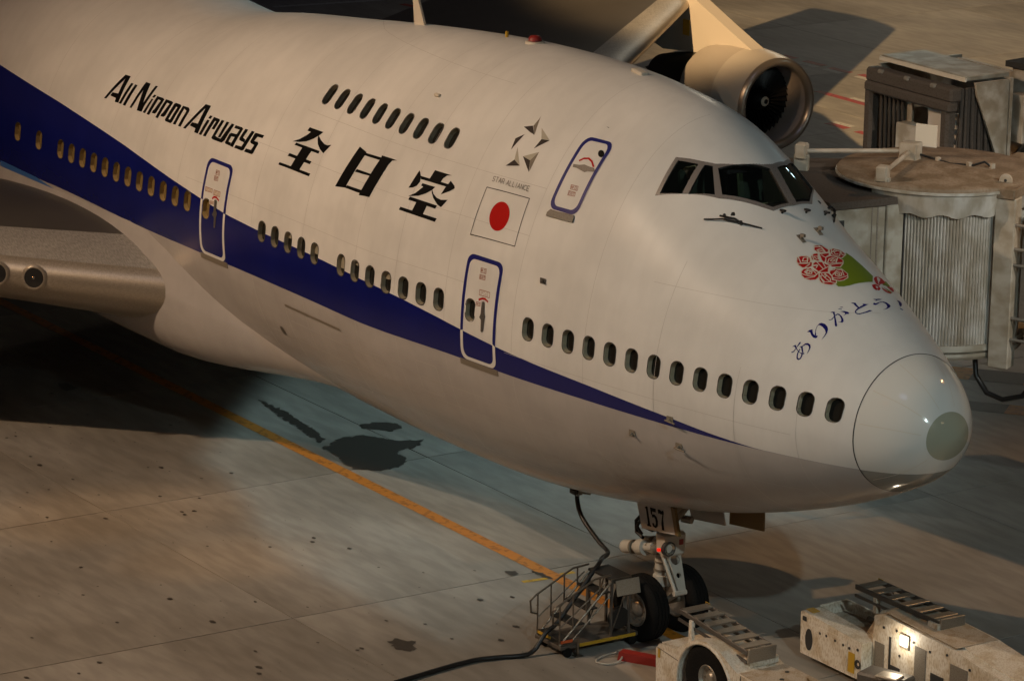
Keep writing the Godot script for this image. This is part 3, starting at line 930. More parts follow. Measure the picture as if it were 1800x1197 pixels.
var R2_SIGNS := [
	[18.886, 18.45, 18.748, 18.4, 18.723, 17.13, 18.868, 17.12],
	[18.895, 16.69, 18.75, 16.7, 18.738, 15.46, 18.885, 15.38],
	[19.153, 12.71, 18.878, 12.72, 18.875, 11.68, 19.144, 11.54],
	[18.816, 12.67, 18.562, 12.67, 18.557, 11.3, 18.806, 11.27],
	[18.896, 9.17, 18.769, 9.29, 18.763, 8.47, 18.891, 8.34],
]
var PORT_PANE := [5.385, 99.54, 5.591, 108.63, 5.996, 119.01, 5.383, 119.52, 5.16, 115.12, 4.71, 104.98, 4.629, 95.98]
var PORT_FRAME := [5.441, 97.72, 5.658, 108.09, 6.072, 118.74, 6.063, 119.86, 5.455, 121.98, 4.669, 105.69, 4.556, 92.83]
var STAINS := [
	[-23.42, 2.17, -23.03, 2.06, -23.61, 1.93, -23.14, 1.82, -22.87, 1.92, -22.82, 1.4, -23.34, 1.3, -23.09, 1.16, -23.29, 0.78, -22.92, 0.71, -22.57, 0.82, -22.35, 1.16, -22.53, 1.47, -22.2, 2.01, -22.29, 2.31, -22.77, 2.31],
	[-20.83, -0.48, -21.29, -1.21, -21.24, -1.73, -20.51, -2.14, -20.35, -2.67, -20.03, -2.4, -19.8, -1.7, -19.11, -1.5, -18.86, -1.13, -18.89, -0.6, -19.16, -0.28, -19.79, -0.32, -20.27, -0.47],
	[-21.91, -2.02, -21.97, -2.45, -21.61, -2.81, -21.31, -2.73, -21.19, -2.41, -21.64, -1.97],
	[-24.73, -1.11, -23.69, -1.2, -22.75, -1.08, -21.38, -0.87, -21.24, -0.62, -22.51, -0.8, -23.7, -0.92],
	[-28.19, 2.09, -27.91, 1.88, -27.52, 1.86, -27.4, 2.2, -27.67, 2.21],
	[-9.84, 4.62, -9.87, 4.37, -9.62, 4.25, -9.25, 4.33, -9.17, 4.55, -9.38, 4.67],
	[-12.11, 0.62, -12.02, 0.47, -11.84, 0.5, -11.82, 0.67],
	[-11.89, 0.17, -11.55, 0.07, -11.24, 0.13, -11.49, 0.24],
]
var RED_MARKS := [
	[-65.54, -32.77, -63.3, -32.86, 0.3],
	[-66.03, -30.07, -65.19, -30.22, 0.3],
	[-64.64, -30.05, -63.72, -30.12, 0.3],
	[-63.25, -30.07, -62.35, -30.13, 0.3],
	[-61.88, -30.1, -61.02, -30.12, 0.3],
	[-52.07, -36.04, -51.37, -36.08, 0.3],
	[-50.92, -36.09, -49.91, -36.12, 0.3],
	[-49.59, -36.1, -48.6, -36.13, 0.3],
	[-48.22, -36.25, -47.25, -36.26, 0.3],
	[-46.71, -33.36, -42.2, -33.41, 0.3],
	[-42.65, -30.63, -41.7, -30.64, 0.3],
	[-41.24, -30.64, -40.29, -30.69, 0.3],
]
var WHITE_MARKS := [
	[-67.59, -25.84, -66.97, -30.51, 0.25],
	[-50.77, -35.74, -49.87, -35.79, 0.25],
	[-49.52, -35.82, -48.65, -35.83, 0.25],
	[-48.04, -35.97, -47.2, -35.95, 0.25],
	[-45.34, -33.63, -44.5, -33.7, 0.25],
	[-44.12, -33.29, -42.07, -33.3, 0.25],
	[-42.7, -30.88, -41.82, -30.94, 0.25],
	[-41.22, -31.01, -40.4, -30.99, 0.25],
	[-61.61, -31.07, -64.34, -35.08, 0.2],
]
var YELLOW_MARKS := [
	[-11.41, 0.7, -11.35, 0.18, 0.12],
	[-11.42, -0.16, -11.4, -0.47, 0.12],
]


# ---------------------------------------------------------------- the airliner
func dense(p: PackedVector2Array, most: float) -> PackedVector2Array:
	var out := PackedVector2Array()
	for i in p.size():
		var q := p[(i + 1) % p.size()]
		var k := maxi(1, int(ceil(((q - p[i]) * Vector2(1, 3)).length() / most)))
		for j in k:
			out.append(p[i].lerp(q, float(j) / k))
	return out


func window(p: PackedVector2Array, pane: String, blind := 0.0, depth := 0.085) -> void:
	var rev := Shape.new()
	var seal := Shape.new()
	var glass := Shape.new()
	var deep := grown(p, -0.022)
	var mid := Vector2.ZERO
	for q in p:
		mid += q / p.size()
	var out_n := surf_normal(mid.x, mid.y)
	var centre := surf(mid.x, mid.y)
	var fan := []
	for i in p.size():
		var j := (i + 1) % p.size()
		var a := surf(p[i].x, p[i].y) + out_n * 0.002
		var b := surf(p[j].x, p[j].y) + out_n * 0.002
		var c := surf(deep[j].x, deep[j].y) - out_n * depth
		var d := surf(deep[i].x, deep[i].y) - out_n * depth
		var inward := (centre - (a + b) / 2).normalized()
		rev.add(a, b, c, inward, inward, inward)
		rev.add(a, c, d, inward, inward, inward)
		fan.append(d + out_n * 0.012)
	for i in fan.size():
		glass.add(centre - out_n * (depth - 0.012), fan[i], fan[(i + 1) % fan.size()], out_n, out_n, out_n)
	print_ring(seal, p, grown(p, 0.016), 0.004)
	var w := obj("window", rev, "window_reveal_gold" if pane == "shade_pane" else "window_reveal", jet)
	obj("pane", glass, pane, w)
	obj("seal", seal, "window_seal", w)
	if blind > 0.0:   # a blind drawn part of the way down
		var bl := Shape.new()
		var low := INF
		var high := -INF
		for q in deep:
			low = minf(low, q.y)
			high = maxf(high, q.y)
		var cut := PackedVector2Array([Vector2(-1, lerpf(high, low, blind)), Vector2(60, lerpf(high, low, blind)), Vector2(60, 9), Vector2(-1, 9)])
		for part in Geometry2D.intersect_polygons(deep, cut):
			var ix := Geometry2D.triangulate_polygon(part)
			for t in range(0, ix.size(), 3):
				var a := surf(part[ix[t]].x, part[ix[t]].y) - out_n * (depth - 0.016)
				var b := surf(part[ix[t + 1]].x, part[ix[t + 1]].y) - out_n * (depth - 0.016)
				var c := surf(part[ix[t + 2]].x, part[ix[t + 2]].y) - out_n * (depth - 0.016)
				bl.add(a, b, c, out_n, out_n, out_n)
		obj("blind", bl, "blind", w)


func cabin_stations() -> PackedFloat32Array:
	var out := PackedFloat32Array([0.0, 0.0012, 0.006, 0.018, 0.04, 0.075, 0.115, 0.165])
	var s := 0.165
	while s < 1.0:
		s += 0.085
		out.append(s)
	out[out.size() - 1] = 1.1
	s = 1.1
	while s < 33.0:
		s += 0.17
		out.append(s)
	while s < 54.0:
		s += 1.0
		out.append(minf(s, 54.0))
	return out


func sub(a: PackedFloat32Array, low: float, high: float) -> PackedFloat32Array:
	var out := PackedFloat32Array()
	for s in a:
		if s >= low - 1e-4 and s <= high + 1e-4:
			out.append(s)
	return out


func merged(bins: Dictionary) -> Shape:
	var sh := Shape.new()
	for k in bins:
		sh.v.append_array(bins[k].v)
		sh.n.append_array(bins[k].n)
	return sh


func door(s: float, y: float, hs: float, hy: float, r: float, windows: Array, called: String) -> MeshInstance3D:
	var outline := rounded(s, y, hs, hy, r)
	var panel := grown(dense(outline, 0.2), -0.011)
	var st := PackedFloat32Array()
	for i in 9:
		st.append(lerpf(s - hs - 0.01, s + hs + 0.01, i / 8.0))
	var rows := 14
	var bins := skin(st, angle_at(s, y - hy) - 0.03, angle_at(s, y + hy) + 0.03, rows, windows, panel, 0.004)
	var d := obj(called, bins.white, "white_paint", jet)
	if not bins.blue.v.is_empty():
		obj("blue_band", bins.blue, "blue_paint", d)
	# the painted border: blue over white, white over the blue band
	var o := dense_like(grown(outline, 0.030), outline)
	var i2 := dense_like(grown(outline, -0.045), outline)
	var hi := Shape.new()
	var lo := Shape.new()
	for i in o.size():
		var j := (i + 1) % o.size()
		var m := (o[i] + i2[j]) / 2
		var sh := hi if height_at(m.x, m.y) > band_top(m.x) else lo
		put_tri(sh, o[i], o[j], i2[j], 0.0075)
		put_tri(sh, o[i], i2[j], i2[i], 0.0075)
	obj("door_border", hi, "navy_border", d)
	if not lo.v.is_empty():
		obj("door_border", lo, "white_paint", d)
	return d


func dense_like(p: PackedVector2Array, like: PackedVector2Array) -> PackedVector2Array:
	var out := PackedVector2Array()
	for i in p.size():
		var q := p[(i + 1) % p.size()]
		var k := 30 if ((like[(i + 1) % p.size()] - like[i]) * Vector2(1, 2.7)).length() > 0.2 else 1
		for j in k:
			out.append(p[i].lerp(q, float(j) / k))
	return out


func sign_box(l: Array, m: String, parent: Node, rows: int) -> void:
	var sh := Shape.new()
	var p := pv(l)
	var loop := p.duplicate()
	loop.append(p[0])
	print_line(sh, loop, 0.012, 0.007)
	for r in rows:
		var t := (r + 1.0) / (rows + 1.0)
		var k := 5
		for i in k:
			if (i + r) % 4 == 3:
				continue
			var a := p[0].lerp(p[3], t).lerp(p[1].lerp(p[2], t), 0.12 + 0.76 * i / k)
			var b := p[0].lerp(p[3], t).lerp(p[1].lerp(p[2], t), 0.12 + 0.76 * (i + 0.62) / k)
			print_line(sh, PackedVector2Array([a, b]), 0.02 if rows == 1 else 0.008, 0.007)
	obj("notice", sh, m, parent)


func exit_sign(l: Array, m: String, parent: Node) -> void:   # a framed EXIT
	var sh := Shape.new()
	var p := pv(l)
	var loop := p.duplicate()
	loop.append(p[0])
	print_line(sh, loop, 0.010, 0.007)
	var strokes := [[0.1, 0.2, 0.1, 0.8], [0.1, 0.2, 0.25, 0.2], [0.1, 0.5, 0.23, 0.5], [0.1, 0.8, 0.25, 0.8], [0.33, 0.2, 0.5, 0.8], [0.5, 0.2, 0.33, 0.8], [0.6, 0.2, 0.6, 0.8], [0.7, 0.2, 0.92, 0.2], [0.81, 0.2, 0.81, 0.8]]
	for k in strokes:
		var a: Vector2 = p[0].lerp(p[1], k[0]).lerp(p[3].lerp(p[2], k[0]), k[1])
		var b: Vector2 = p[0].lerp(p[1], k[2]).lerp(p[3].lerp(p[2], k[2]), k[3])
		print_line(sh, PackedVector2Array([a, b]), 0.010, 0.007)
	obj("exit_sign", sh, m, parent)


func kanji_sign(l: Array, m: String, parent: Node) -> void:
	var sh := Shape.new()
	var p := pv(l)
	var loop := p.duplicate()
	loop.append(p[0])
	print_line(sh, loop, 0.010, 0.007)
	for k in [[0.12, 0.2, 0.12, 0.8], [0.32, 0.2, 0.32, 0.8], [0.05, 0.35, 0.4, 0.35], [0.05, 0.6, 0.4, 0.6], [0.6, 0.25, 0.6, 0.78], [0.85, 0.25, 0.85, 0.78], [0.6, 0.25, 0.85, 0.25], [0.6, 0.78, 0.85, 0.78]]:
		var a: Vector2 = p[0].lerp(p[1], k[0]).lerp(p[3].lerp(p[2], k[0]), k[1])
		var b: Vector2 = p[0].lerp(p[1], k[2]).lerp(p[3].lerp(p[2], k[2]), k[3])
		print_line(sh, PackedVector2Array([a, b]), 0.010, 0.007)
	obj("exit_sign", sh, m, parent)


func build_fuselage() -> void:
	var st := cabin_stations()
	var cuts := []
	var panes := []
	for l in PANES:
		panes.append(pv(l))
	panes.append(pv(PORT_PANE))
	# cabin windows
	var spots := []
	for k in 14:
		spots.append([8.18 - 0.516 * k, "cabin_pane"])
	for k in [0, 1, 2, 3, 4, 5, 6, 8, 9, 10, 11, 12]:
		spots.append([10.722 + 0.508 * k, "cabin_pane"])
	for k in [18, 19, 20, 21, 22, 23, 24, 25, 26, 27, 28, 29, 31, 33]:
		spots.append([10.668 + 0.508 * k, "shade_pane"])
	spots.append([9.80, "cabin_pane"])
	spots.append([19.04, "shade_pane"])
	var ws := []
	for p in spots:
		ws.append(rounded(p[0], 5.9, 0.132, 0.192, 0.115))
	for k in 10:
		var p := rounded(11.60 + 0.501 * k, 8.593, 0.125, 0.165, 0.105)
		ws.append(p)
		spots.append([0.0, "cabin_pane"])
	var doors := [rounded(9.55, 5.925, 0.475, 0.925, 0.15), rounded(18.77, 5.925, 0.475, 0.925, 0.15), rounded(8.0, 8.565, 0.345, 0.575, 0.15)]
	cuts.append_array(ws)
	cuts.append_array(doors)
	cuts.append_array(panes)
	var right := skin(sub(st, 1.1, 54.0), -PI / 2, PI / 2, 60, cuts)
	var left := skin(sub(st, 1.1, 54.0), PI / 2, PI * 1.5, 40, panes)
	for k in ["white", "blue", "grey"]:
		right[k].v.append_array(left[k].v)
		right[k].n.append_array(left[k].n)
	# the tail end, closed beyond the picture
	obj("fuselage_skin", right.white, "white_paint", jet)
	obj("blue_band", right.blue, "blue_paint", jet)
	obj("belly_skin", right.grey, "grey_paint", jet)
	var nose := skin(sub(st, 0.165, 1.1), -PI / 2, PI * 1.5, 120, [])
	nose.white.v.append_array(nose.blue.v)
	nose.white.n.append_array(nose.blue.n)
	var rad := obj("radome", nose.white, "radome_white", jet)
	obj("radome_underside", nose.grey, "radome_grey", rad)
	var tip := skin(sub(st, 0.0, 0.165), -PI / 2, PI * 1.5, 120, [])
	obj("nose_cap", merged(tip), "nose_cap", rad)
	var ring := Shape.new()
	for i in 120:
		var a0 := -PI / 2 + TAU * i / 120
		var a1 := -PI / 2 + TAU * (i + 1) / 120
		put_tri(ring, Vector2(1.092, a0), Vector2(1.108, a0), Vector2(1.108, a1), 0.003)
		put_tri(ring, Vector2(1.092, a0), Vector2(1.108, a1), Vector2(1.092, a1), 0.003)
	obj("radome_joint", ring, "dark_seam", rad)
	for a in [-46.0, 12.0, 40.0, 72.0, 108.0, 140.0, 168.0, 226.0]:
		var strip := Shape.new()
		var pts := PackedVector2Array()
		for i in 13:
			pts.append(Vector2(lerpf(0.22, 1.02, i / 12.0), deg_to_rad(a)))
		print_line(strip, pts, 0.009, 0.004)
		obj("lightning_strip", strip, "cream_print", rad)
	for k in ws.size():
		window(ws[k], spots[k][1], [0.0, 0.0, 0.35, 0.0, 0.22, 0.0, 0.55, 0.0, 0.3, 0.0, 0.0, 0.7][(k * 7 + 3) % 12] if k >= 14 and k < 26 else 0.0)
	# doors
	var d1 := door(9.55, 5.925, 0.475, 0.925, 0.15, ws, "door")
	var d2 := door(18.77, 5.925, 0.475, 0.925, 0.15, ws, "door")
	var d3 := door(8.0, 8.565, 0.345, 0.575, 0.15, [], "upper_deck_door")
	print_all("handle", R1_HANDLE, "steel_grey", d1, 0.014)
	print_all("handle", R2_HANDLE, "steel_grey", d2, 0.014)
	print_all("handle", UPPER_HANDLE, "steel_grey", d3, 0.014)
	for e in [[R1_ARC, d1], [R2_ARC, d2], [UPPER_ARC, d3]]:
		var sh := Shape.new()
		print_line(sh, pv(e[0][0]), 0.035, 0.008)
		obj("red_arrow", sh, "red_print", e[1])
	print_all("porthole", UPPER_PORT, "cabin_pane", d3, 0.008)
	exit_sign(R1_SIGNS[1], "faded_red_print", d1)
	kanji_sign(R1_SIGNS[0], "faded_red_print", d1)
	sign_box(R1_SIGNS[2], "faded_red_print", d1, 3)
	sign_box(R1_SIGNS[3], "faded_red_print", d1, 1)
	kanji_sign(R2_SIGNS[0], "faded_red_print", d2)
	exit_sign(R2_SIGNS[1], "faded_red_print", d2)
	for k in [2, 3]:
		print_all("notice_plate", [R2_SIGNS[k]], "cream_print", d2, 0.006)
		sign_box(R2_SIGNS[k], "faded_red_print", d2, 3)
	print_all("notice_plate", [R2_SIGNS[4]], "cream_print", d2, 0.006)
	sign_box(R2_SIGNS[4], "faded_red_print", d2, 1)
	kanji_sign(UPPER_SIGNS[0], "faded_red_print", d3)
	exit_sign(UPPER_SIGNS[1], "faded_red_print", d3)
	for e in [[9.02, 10.10, 4.86, 4.965], [18.22, 19.30, 4.865, 4.975]]:
		var sh := Shape.new()
		var p := PackedVector2Array([Vector2(e[0], angle_at(e[0], e[2])), Vector2(e[1], angle_at(e[1], e[2])), Vector2(e[1], angle_at(e[1], e[3])), Vector2(e[0], angle_at(e[0], e[3]))])
		print_poly(sh, p, 0.012)
		wall_round(sh, p, 0.0, 0.012)
		obj("door_sill", sh, "gear_grime", jet)
	print_all("door_sill", UPPER_SILL, "grille_grey", jet, 0.03, 0.03)
	# lettering and marks
	var first := 0
	for k in [3, 1, 1, 3, 2, 4, 4, 2, 3, 3, 2, 3, 4, 4, 4, 5]:
		print_all("letter", WORDMARK.slice(first, first + k), "black_print", jet)
		first += k
	for l in [KANJI_A, KANJI_B, KANJI_C]:
		print_all("airline_character", l, "black_print", jet)
	var star := print_all("star_emblem", [STAR_DARK[0]], "star_dark", jet)
	for l in STAR_DARK.slice(1):
		print_all("star_facet", [l], "star_dark", star)
	for l in STAR_MID:
		print_all("star_facet", [l], "star_mid", star)
	for l in STAR_LIGHT:
		print_all("star_facet", [l], "star_light", star)
	var text := Shape.new()
	for l in ALLIANCE_TEXT:
		print_line(text, pv(l), 0.013)
	obj("alliance_lettering", text, "text_grey", jet)
	var flag := Shape.new()
	var fp := pv(FLAG[0])
	fp.append(fp[0])
	print_line(flag, fp, 0.014)
	var fl := obj("flag_outline", flag, "black_print", jet)
	var disc := PackedVector2Array()
	var fm := Vector2(9.511, angle_at(9.511, 7.618))
	var up := (surf(fm.x, fm.y + 0.01) - surf(fm.x, fm.y)).length() / 0.01
	for i in 40:
		disc.append(fm + Vector2(0.262 * cos(TAU * i / 40), 0.262 / up * sin(TAU * i / 40)))
	var red := Shape.new()
	print_poly(red, disc)
	obj("flag_disc", red, "red_print", fl)
	var wrap := print_all("bouquet_wrap", [WRAP[0]], "leaf_green", jet, 0.0035)
	print_all("stem", [WRAP[1]], "leaf_green", wrap, 0.0035)
	print_all("stem", [WRAP[2]], "leaf_green", wrap, 0.0035)
	for l in ROSES:
		print_all("rose", [l], "rose_red", wrap, 0.0055)
	var petals := Shape.new()
	for l in ROSE_LINES:
		print_line(petals, pv(l), 0.017, 0.0075)
	obj("petal_outlines", petals, "cream_print", wrap)
	for l in BOW:
		print_all("bow", [l], "red_print", wrap, 0.0055)
	first = 0
	var thanks := THANKS_A + THANKS_B
	for k in [5, 2, 6, 2, 2, 2]:
		print_all("character", thanks.slice(first, first + k), "navy_print", jet)
		first += k
	print_all("light_blue_stripe", LIGHT_BLUE, "sky_blue_paint", jet, 0.004)
	# skin joints
	for s in [2.1, 3.3, 5.05, 6.75, 8.6, 10.55, 12.0, 13.3, 15.3, 17.25, 20.3, 21.9, 23.4, 26.4]:
		var sh := Shape.new()
		var runs := [[-88.0, 88.0]]
		if s < 4.0:
			runs = [[-88.0, 20.0]]
		elif s < 6.0:
			runs = [[-88.0, 42.0]]
		for r in runs:
			for part in [[-88.0, rad_to_deg(angle_at(s, band_bottom(s))) - 0.3], [rad_to_deg(angle_at(s, maxf(band_top(s), band_bottom(s)))) + 0.3, 88.0]]:
				var pts := PackedVector2Array()
				for i in 25:
					pts.append(Vector2(s, deg_to_rad(lerpf(part[0], minf(part[1], r[1]), i / 24.0))))
				print_line(sh, pts, 0.007, 0.002)
		obj("skin_joint", sh, "seam", jet).set_meta("kind", "stuff")
	for e in [[7.45, 8.6, 24.0], [5.35, 2.2, 8.8], [4.3, 2.4, 16.0], [3.45, 4.2, 15.0], [8.25, 8.6, 16.5], [7.25, 2.0, 5.5], [6.35, 9.5, 20.0], [9.6, 11.0, 24.0], [3.9, 6.0, 17.0], [3.05, 4.0, 17.5]]:
		var sh := Shape.new()
		var pts := PackedVector2Array()
		for i in 30:
			var s := lerpf(e[1], e[2], i / 29.0)
			pts.append(Vector2(s, angle_at(s, e[0])))
		print_line(sh, pts, 0.006, 0.002)
		obj("skin_joint", sh, "seam", jet).set_meta("kind", "stuff")
	# a cargo hatch and its outline on the belly
	for e in [[13.75, 16.1, 3.35, 4.55], [12.6, 12.95, 4.2, 4.4], [10.9, 11.5, 4.0, 4.6], [6.2, 6.9, 3.8, 4.4]]:
		var sh := Shape.new()
		var p := dense(rounded((e[0] + e[1]) / 2, (e[2] + e[3]) / 2, (e[1] - e[0]) / 2, (e[3] - e[2]) / 2, 0.06), 0.15)
		p.append(p[0])
		print_line(sh, p, 0.008, 0.002)
		obj("hatch_outline", sh, "seam", jet)
	var rail := Shape.new()
	print_line(rail, PackedVector2Array([Vector2(13.95, angle_at(13.95, 4.62)), Vector2(16.05, angle_at(16.05, 4.62))]), 0.045, 0.02)
	obj("hatch_rail", rail, "gear_grime", jet)
	var vent := Shape.new()
	print_poly(vent, dense(rounded(16.6, 3.95, 0.075, 0.09, 0.07), 0.2), 0.006)
	obj("drain_vent", vent, "steel_grey", jet)


func build_windscreen() -> void:
	var frame := Shape.new()
	var holes := []
	for l in PANES:
		holes.append(pv(l))
	holes.append(pv(PORT_PANE))
	var st := PackedFloat32Array()
	for i in 30:
		st.append(lerpf(4.2, 6.9, i / 29.0))
	for outline in [pv(SCREEN_FRAME[0]), pv(PORT_FRAME)]:
		var bins := skin(st, deg_to_rad(35.0), deg_to_rad(145.0), 50, holes, outline, 0.007)
		var part := merged(bins)
		frame.v.append_array(part.v)
		frame.n.append_array(part.n)
		wall_round(frame, dense(outline, 0.2), 0.0, 0.007)
	var f := obj("windscreen_frame", frame, "screen_frame", jet)
	for h in holes:
		var g := Shape.new()
		print_poly(g, h, -0.02, 0.12)
		obj("windscreen_pane", g, "screen_glass", f)
		var edge := Shape.new()
		wall_round(edge, dense(h, 0.2), -0.05, 0.007)
		obj("pane_seal", edge, "window_seal", f)
	var rivets := Shape.new()
	for outline in [pv(SCREEN_FRAME[0])]:
		var q := dense(grown(outline, -0.035), 0.085)
		for p in q:
			var nn := surf_normal(p.x, p.y)
			rivets.rod(surf(p.x, p.y) + nn * 0.006, surf(p.x, p.y) + nn * 0.010, 0.006, -1, 5)
	var rv := obj("rivets", rivets, "window_seal", f)
	rv.set_meta("kind", "stuff")
	# the cockpit behind the glass
	var floor_ := Shape.new().box(v3(-6.4, 7.86, 0), v3(3.4, 0.06, 2.2))
	floor_.box(v3(-8.1, 8.6, 0), v3(0.06, 1.5, 2.6))
	floor_.box(v3(-6.9, 9.1, 0), v3(2.0, 0.05, 1.0))
	var c := obj("cockpit_lining", floor_, "cockpit_dark", jet)
	obj("glareshield", Shape.new().box(v3(-5.15, 8.33, 0), v3(0.55, 0.16, 1.9), Basis(Vector3.FORWARD, -0.12), 0.04), "cockpit_dark", c)
	obj("overhead_panel", Shape.new().box(v3(-6.3, 8.97, 0), v3(0.9, 0.1, 0.7), Basis(Vector3.FORWARD, 0.2), 0.02), "cockpit_grey", c)
	for z in [-0.62, 0.62]:
		var seat := Shape.new().box(v3(-6.5, 8.42, z), v3(0.16, 0.85, 0.5), Basis(Vector3.FORWARD, -0.15), 0.06)
		seat.box(v3(-6.25, 8.08, z), v3(0.5, 0.16, 0.5), Basis.IDENTITY, 0.05)
		obj("pilot_seat", seat, "seat_green", c)
		obj("headrest", Shape.new().box(v3(-6.52, 8.78, z), v3(0.16, 0.22, 0.34), Basis.IDENTITY, 0.06), "sheepskin" if z > 0 else "seat_green", c)
	obj("clipboard", Shape.new().box(v3(-5.22, 8.43, 0.12), v3(0.16, 0.012, 0.22), Basis(Vector3.FORWARD, -0.35)), "paper", c)
	obj("clipboard", Shape.new().box(v3(-5.5, 8.62, -0.55), v3(0.02, 0.2, 0.16), Basis(Vector3.UP, 0.4)), "paper", c)
	var bulb := obj("dome_lamp", Shape.new().lathe(v3(-6.75, 9.06, 0.25), Vector3.DOWN, [Vector2(0.0, 0.06), Vector2(0.02, 0.05), Vector2(0.035, 0.0)], 14), "dome_lamp", c)
	var dome := OmniLight3D.new()
	dome.name = "dome_lamp_light"
	dome.position = v3(-6.75, 8.98, 0.25)
	dome.light_color = lin(0.85, 1.0, 0.62)
	dome.light_energy = 0.10
	dome.light_size = 0.06
	dome.omni_range = 6.0
	dome.omni_attenuation = 2.0
	dome.shadow_enabled = true
	bulb.add_child(dome)
	# wipers
	for sgn in [1.0, -1.0]:
		var w := Shape.new()
		var at := func(s: float, a: float, off: float) -> Vector3:
			var ang := deg_to_rad(a) if sgn > 0 else PI - deg_to_rad(a) + 0.06
			return surf(s, ang) + surf_normal(s, ang) * off
		w.tube([at.call(5.19, 56.0, 0.03), at.call(4.93, 61.0, 0.05), at.call(4.62, 66.0, 0.05), at.call(4.36, 71.0, 0.02)], 0.014, 6)
		w.tube([at.call(5.0, 61.0, 0.06), at.call(4.75, 64.5, 0.09), at.call(4.66, 65.5, 0.04)], 0.018, 6)
		w.rod(at.call(4.66, 65.5, 0.0), at.call(4.66, 65.5, 0.07), 0.03)
		w.rod(at.call(4.95, 62.5, 0.0), at.call(4.95, 62.5, 0.07), 0.025)
		obj("wiper", w, "black_rubber", jet)
	for a in [[4.45, 84.0], [4.40, 97.0], [4.50, 110.0]]:
		var w := Shape.new()
		var p := surf(a[0], deg_to_rad(a[1]))
		var nn := surf_normal(a[0], deg_to_rad(a[1]))
		w.rod(p - nn * 0.01, p + nn * 0.07, 0.02)
		w.box(p + nn * 0.06, v3(0.12, 0.03, 0.05))
		obj("rain_nozzle", w, "black_rubber", jet)


func probe(s: float, y: float, length: float, m := "gear_grime") -> void:
	var a := angle_at(s, y)
	var p := surf(s, a)
	var nn := surf_normal(s, a)
	var sh := Shape.new()
	sh.box(p + nn * 0.008, v3(0.14, 0.10, 0.016), Basis(v3(1, 0, 0), v3(0, 1, 0), v3(0, 0, 1)).rotated(Vector3.UP, atan2(nn.x, nn.z)))
	sh.rod(p, p + nn * 0.09 + v3(0.03, 0, 0), 0.022, 0.015)
	if length > 0.0:
		sh.rod(p + nn * 0.09 - v3(0.05, 0, 0), p + nn * 0.09 + v3(length, 0.0, 0), 0.014)
	obj("probe", sh, m, jet)


func build_fittings() -> void:
	# aerials and lamps along the crown
	var top := func(s: float) -> Vector3: return v3(-s - SHIFT, station(s, 0), 0)
	var p: Vector3 = top.call(16.35)
	obj("blade_aerial", Shape.new().prism(PackedVector2Array([Vector2(-0.18, -0.05), Vector2(0.22, -0.05), Vector2(-0.10, 0.56), Vector2(-0.22, 0.60), Vector2(-0.26, 0.56)]), -0.022, 0.022, Transform3D(Basis.IDENTITY, p)), "cream_print", jet)
	p = top.call(12.35)
	var bc := obj("beacon_base", Shape.new().lathe(p - v3(0, 0.02, 0), Vector3.UP, [Vector2(0.0, 0.19), Vector2(0.05, 0.17), Vector2(0.06, 0.0)], 20), "cream_print", jet)
	obj("beacon_lens", Shape.new().lathe(p + v3(0, 0.04, 0), Vector3.UP, [Vector2(0.0, 0.13), Vector2(0.05, 0.12), Vector2(0.09, 0.08), Vector2(0.10, 0.0)], 16), "hazard_red", bc)
	p = top.call(13.3)
	obj("roof_stud", Shape.new().rod(p - v3(0, 0.02, 0), p + v3(0, 0.11, 0), 0.03), "hazard_yellow", jet)
	p = top.call(9.0)
	obj("aerial_bulge", Shape.new().box(p + v3(0, 0.02, 0.0), v3(0.34, 0.07, 0.16), Basis(Vector3.FORWARD, 0.12), 0.03), "cream_print", jet)
	var a := angle_at(12.75, 9.13)
	var q := surf(12.75, a)
	var nn := surf_normal(12.75, a)
	obj("side_lamp", Shape.new().box(q + nn * 0.015, v3(0.17, 0.07, 0.07), Basis(v3(1, 0, 0), nn.cross(v3(1, 0, 0)).normalized() * -1.0, nn), 0.02), "cream_print", jet)
	# probes round the nose
	for e in [[3.86, 89.0, 0.0], [3.95, 101.0, 0.0]]:
		var sp := surf(e[0], deg_to_rad(e[1] - 6.0))
		var sn := surf_normal(e[0], deg_to_rad(e[1] - 6.0))
		var sh := Shape.new()
		sh.rod(sp - sn * 0.01, sp + sn * 0.09, 0.02)
		sh.box(sp + sn * 0.08 + v3(0.02, 0, 0), v3(0.10, 0.05, 0.04))
		sh.box(sp + sn * 0.006, v3(0.2, 0.008, 0.08), Basis(sn.cross(v3(0, 0, 1)).normalized(), sn, v3(0, 0, 1)))
		obj("probe", sh, "gear_grime", jet)
	probe(7.97, 6.79, 0.0, "steel_grey")
	probe(4.68, 5.08, 0.22)
	probe(4.59, 4.62, 0.24)
	probe(5.66, 4.61, 0.0)


# wings: the leading edge runs straight; sections are (half span, chord, thickness)
func wing_section(z: float, c0: float, c1: float, upper: bool) -> Array:
	var k := (z - 3.0) / 26.8
	var chord := lerpf(16.2, 4.0, k) if z > 11.7 else lerpf(16.2, lerpf(16.2, 4.0, 8.7 / 26.8), (z - 3.0) / 8.7)
	var thick := lerpf(0.135, 0.085, clampf((z - 3.0) / 9.0, 0.0, 1.0))
	var tw := lerpf(0.035, -0.02, k)
	var at := v3(-20.5 - 0.89 * (z - 3.0) - SHIFT, 3.78 + 0.082 * (z - 3.0), z)
	var out := []
	var n := 14
	for i in n + 1:
		var t := lerpf(sqrt(c0), sqrt(c1), float(i) / n)
		t *= t
		var yt := 5.0 * thick * (0.2969 * sqrt(t) - 0.126 * t - 0.3516 * t * t + 0.2843 * t * t * t - 0.1036 * t * t * t * t)
		var camber := 0.012 * sin(PI * t)
		var y := camber + (yt if upper else -yt)
		out.append(at + v3(-t * chord, y * chord - t * chord * tw, 0))
	return out


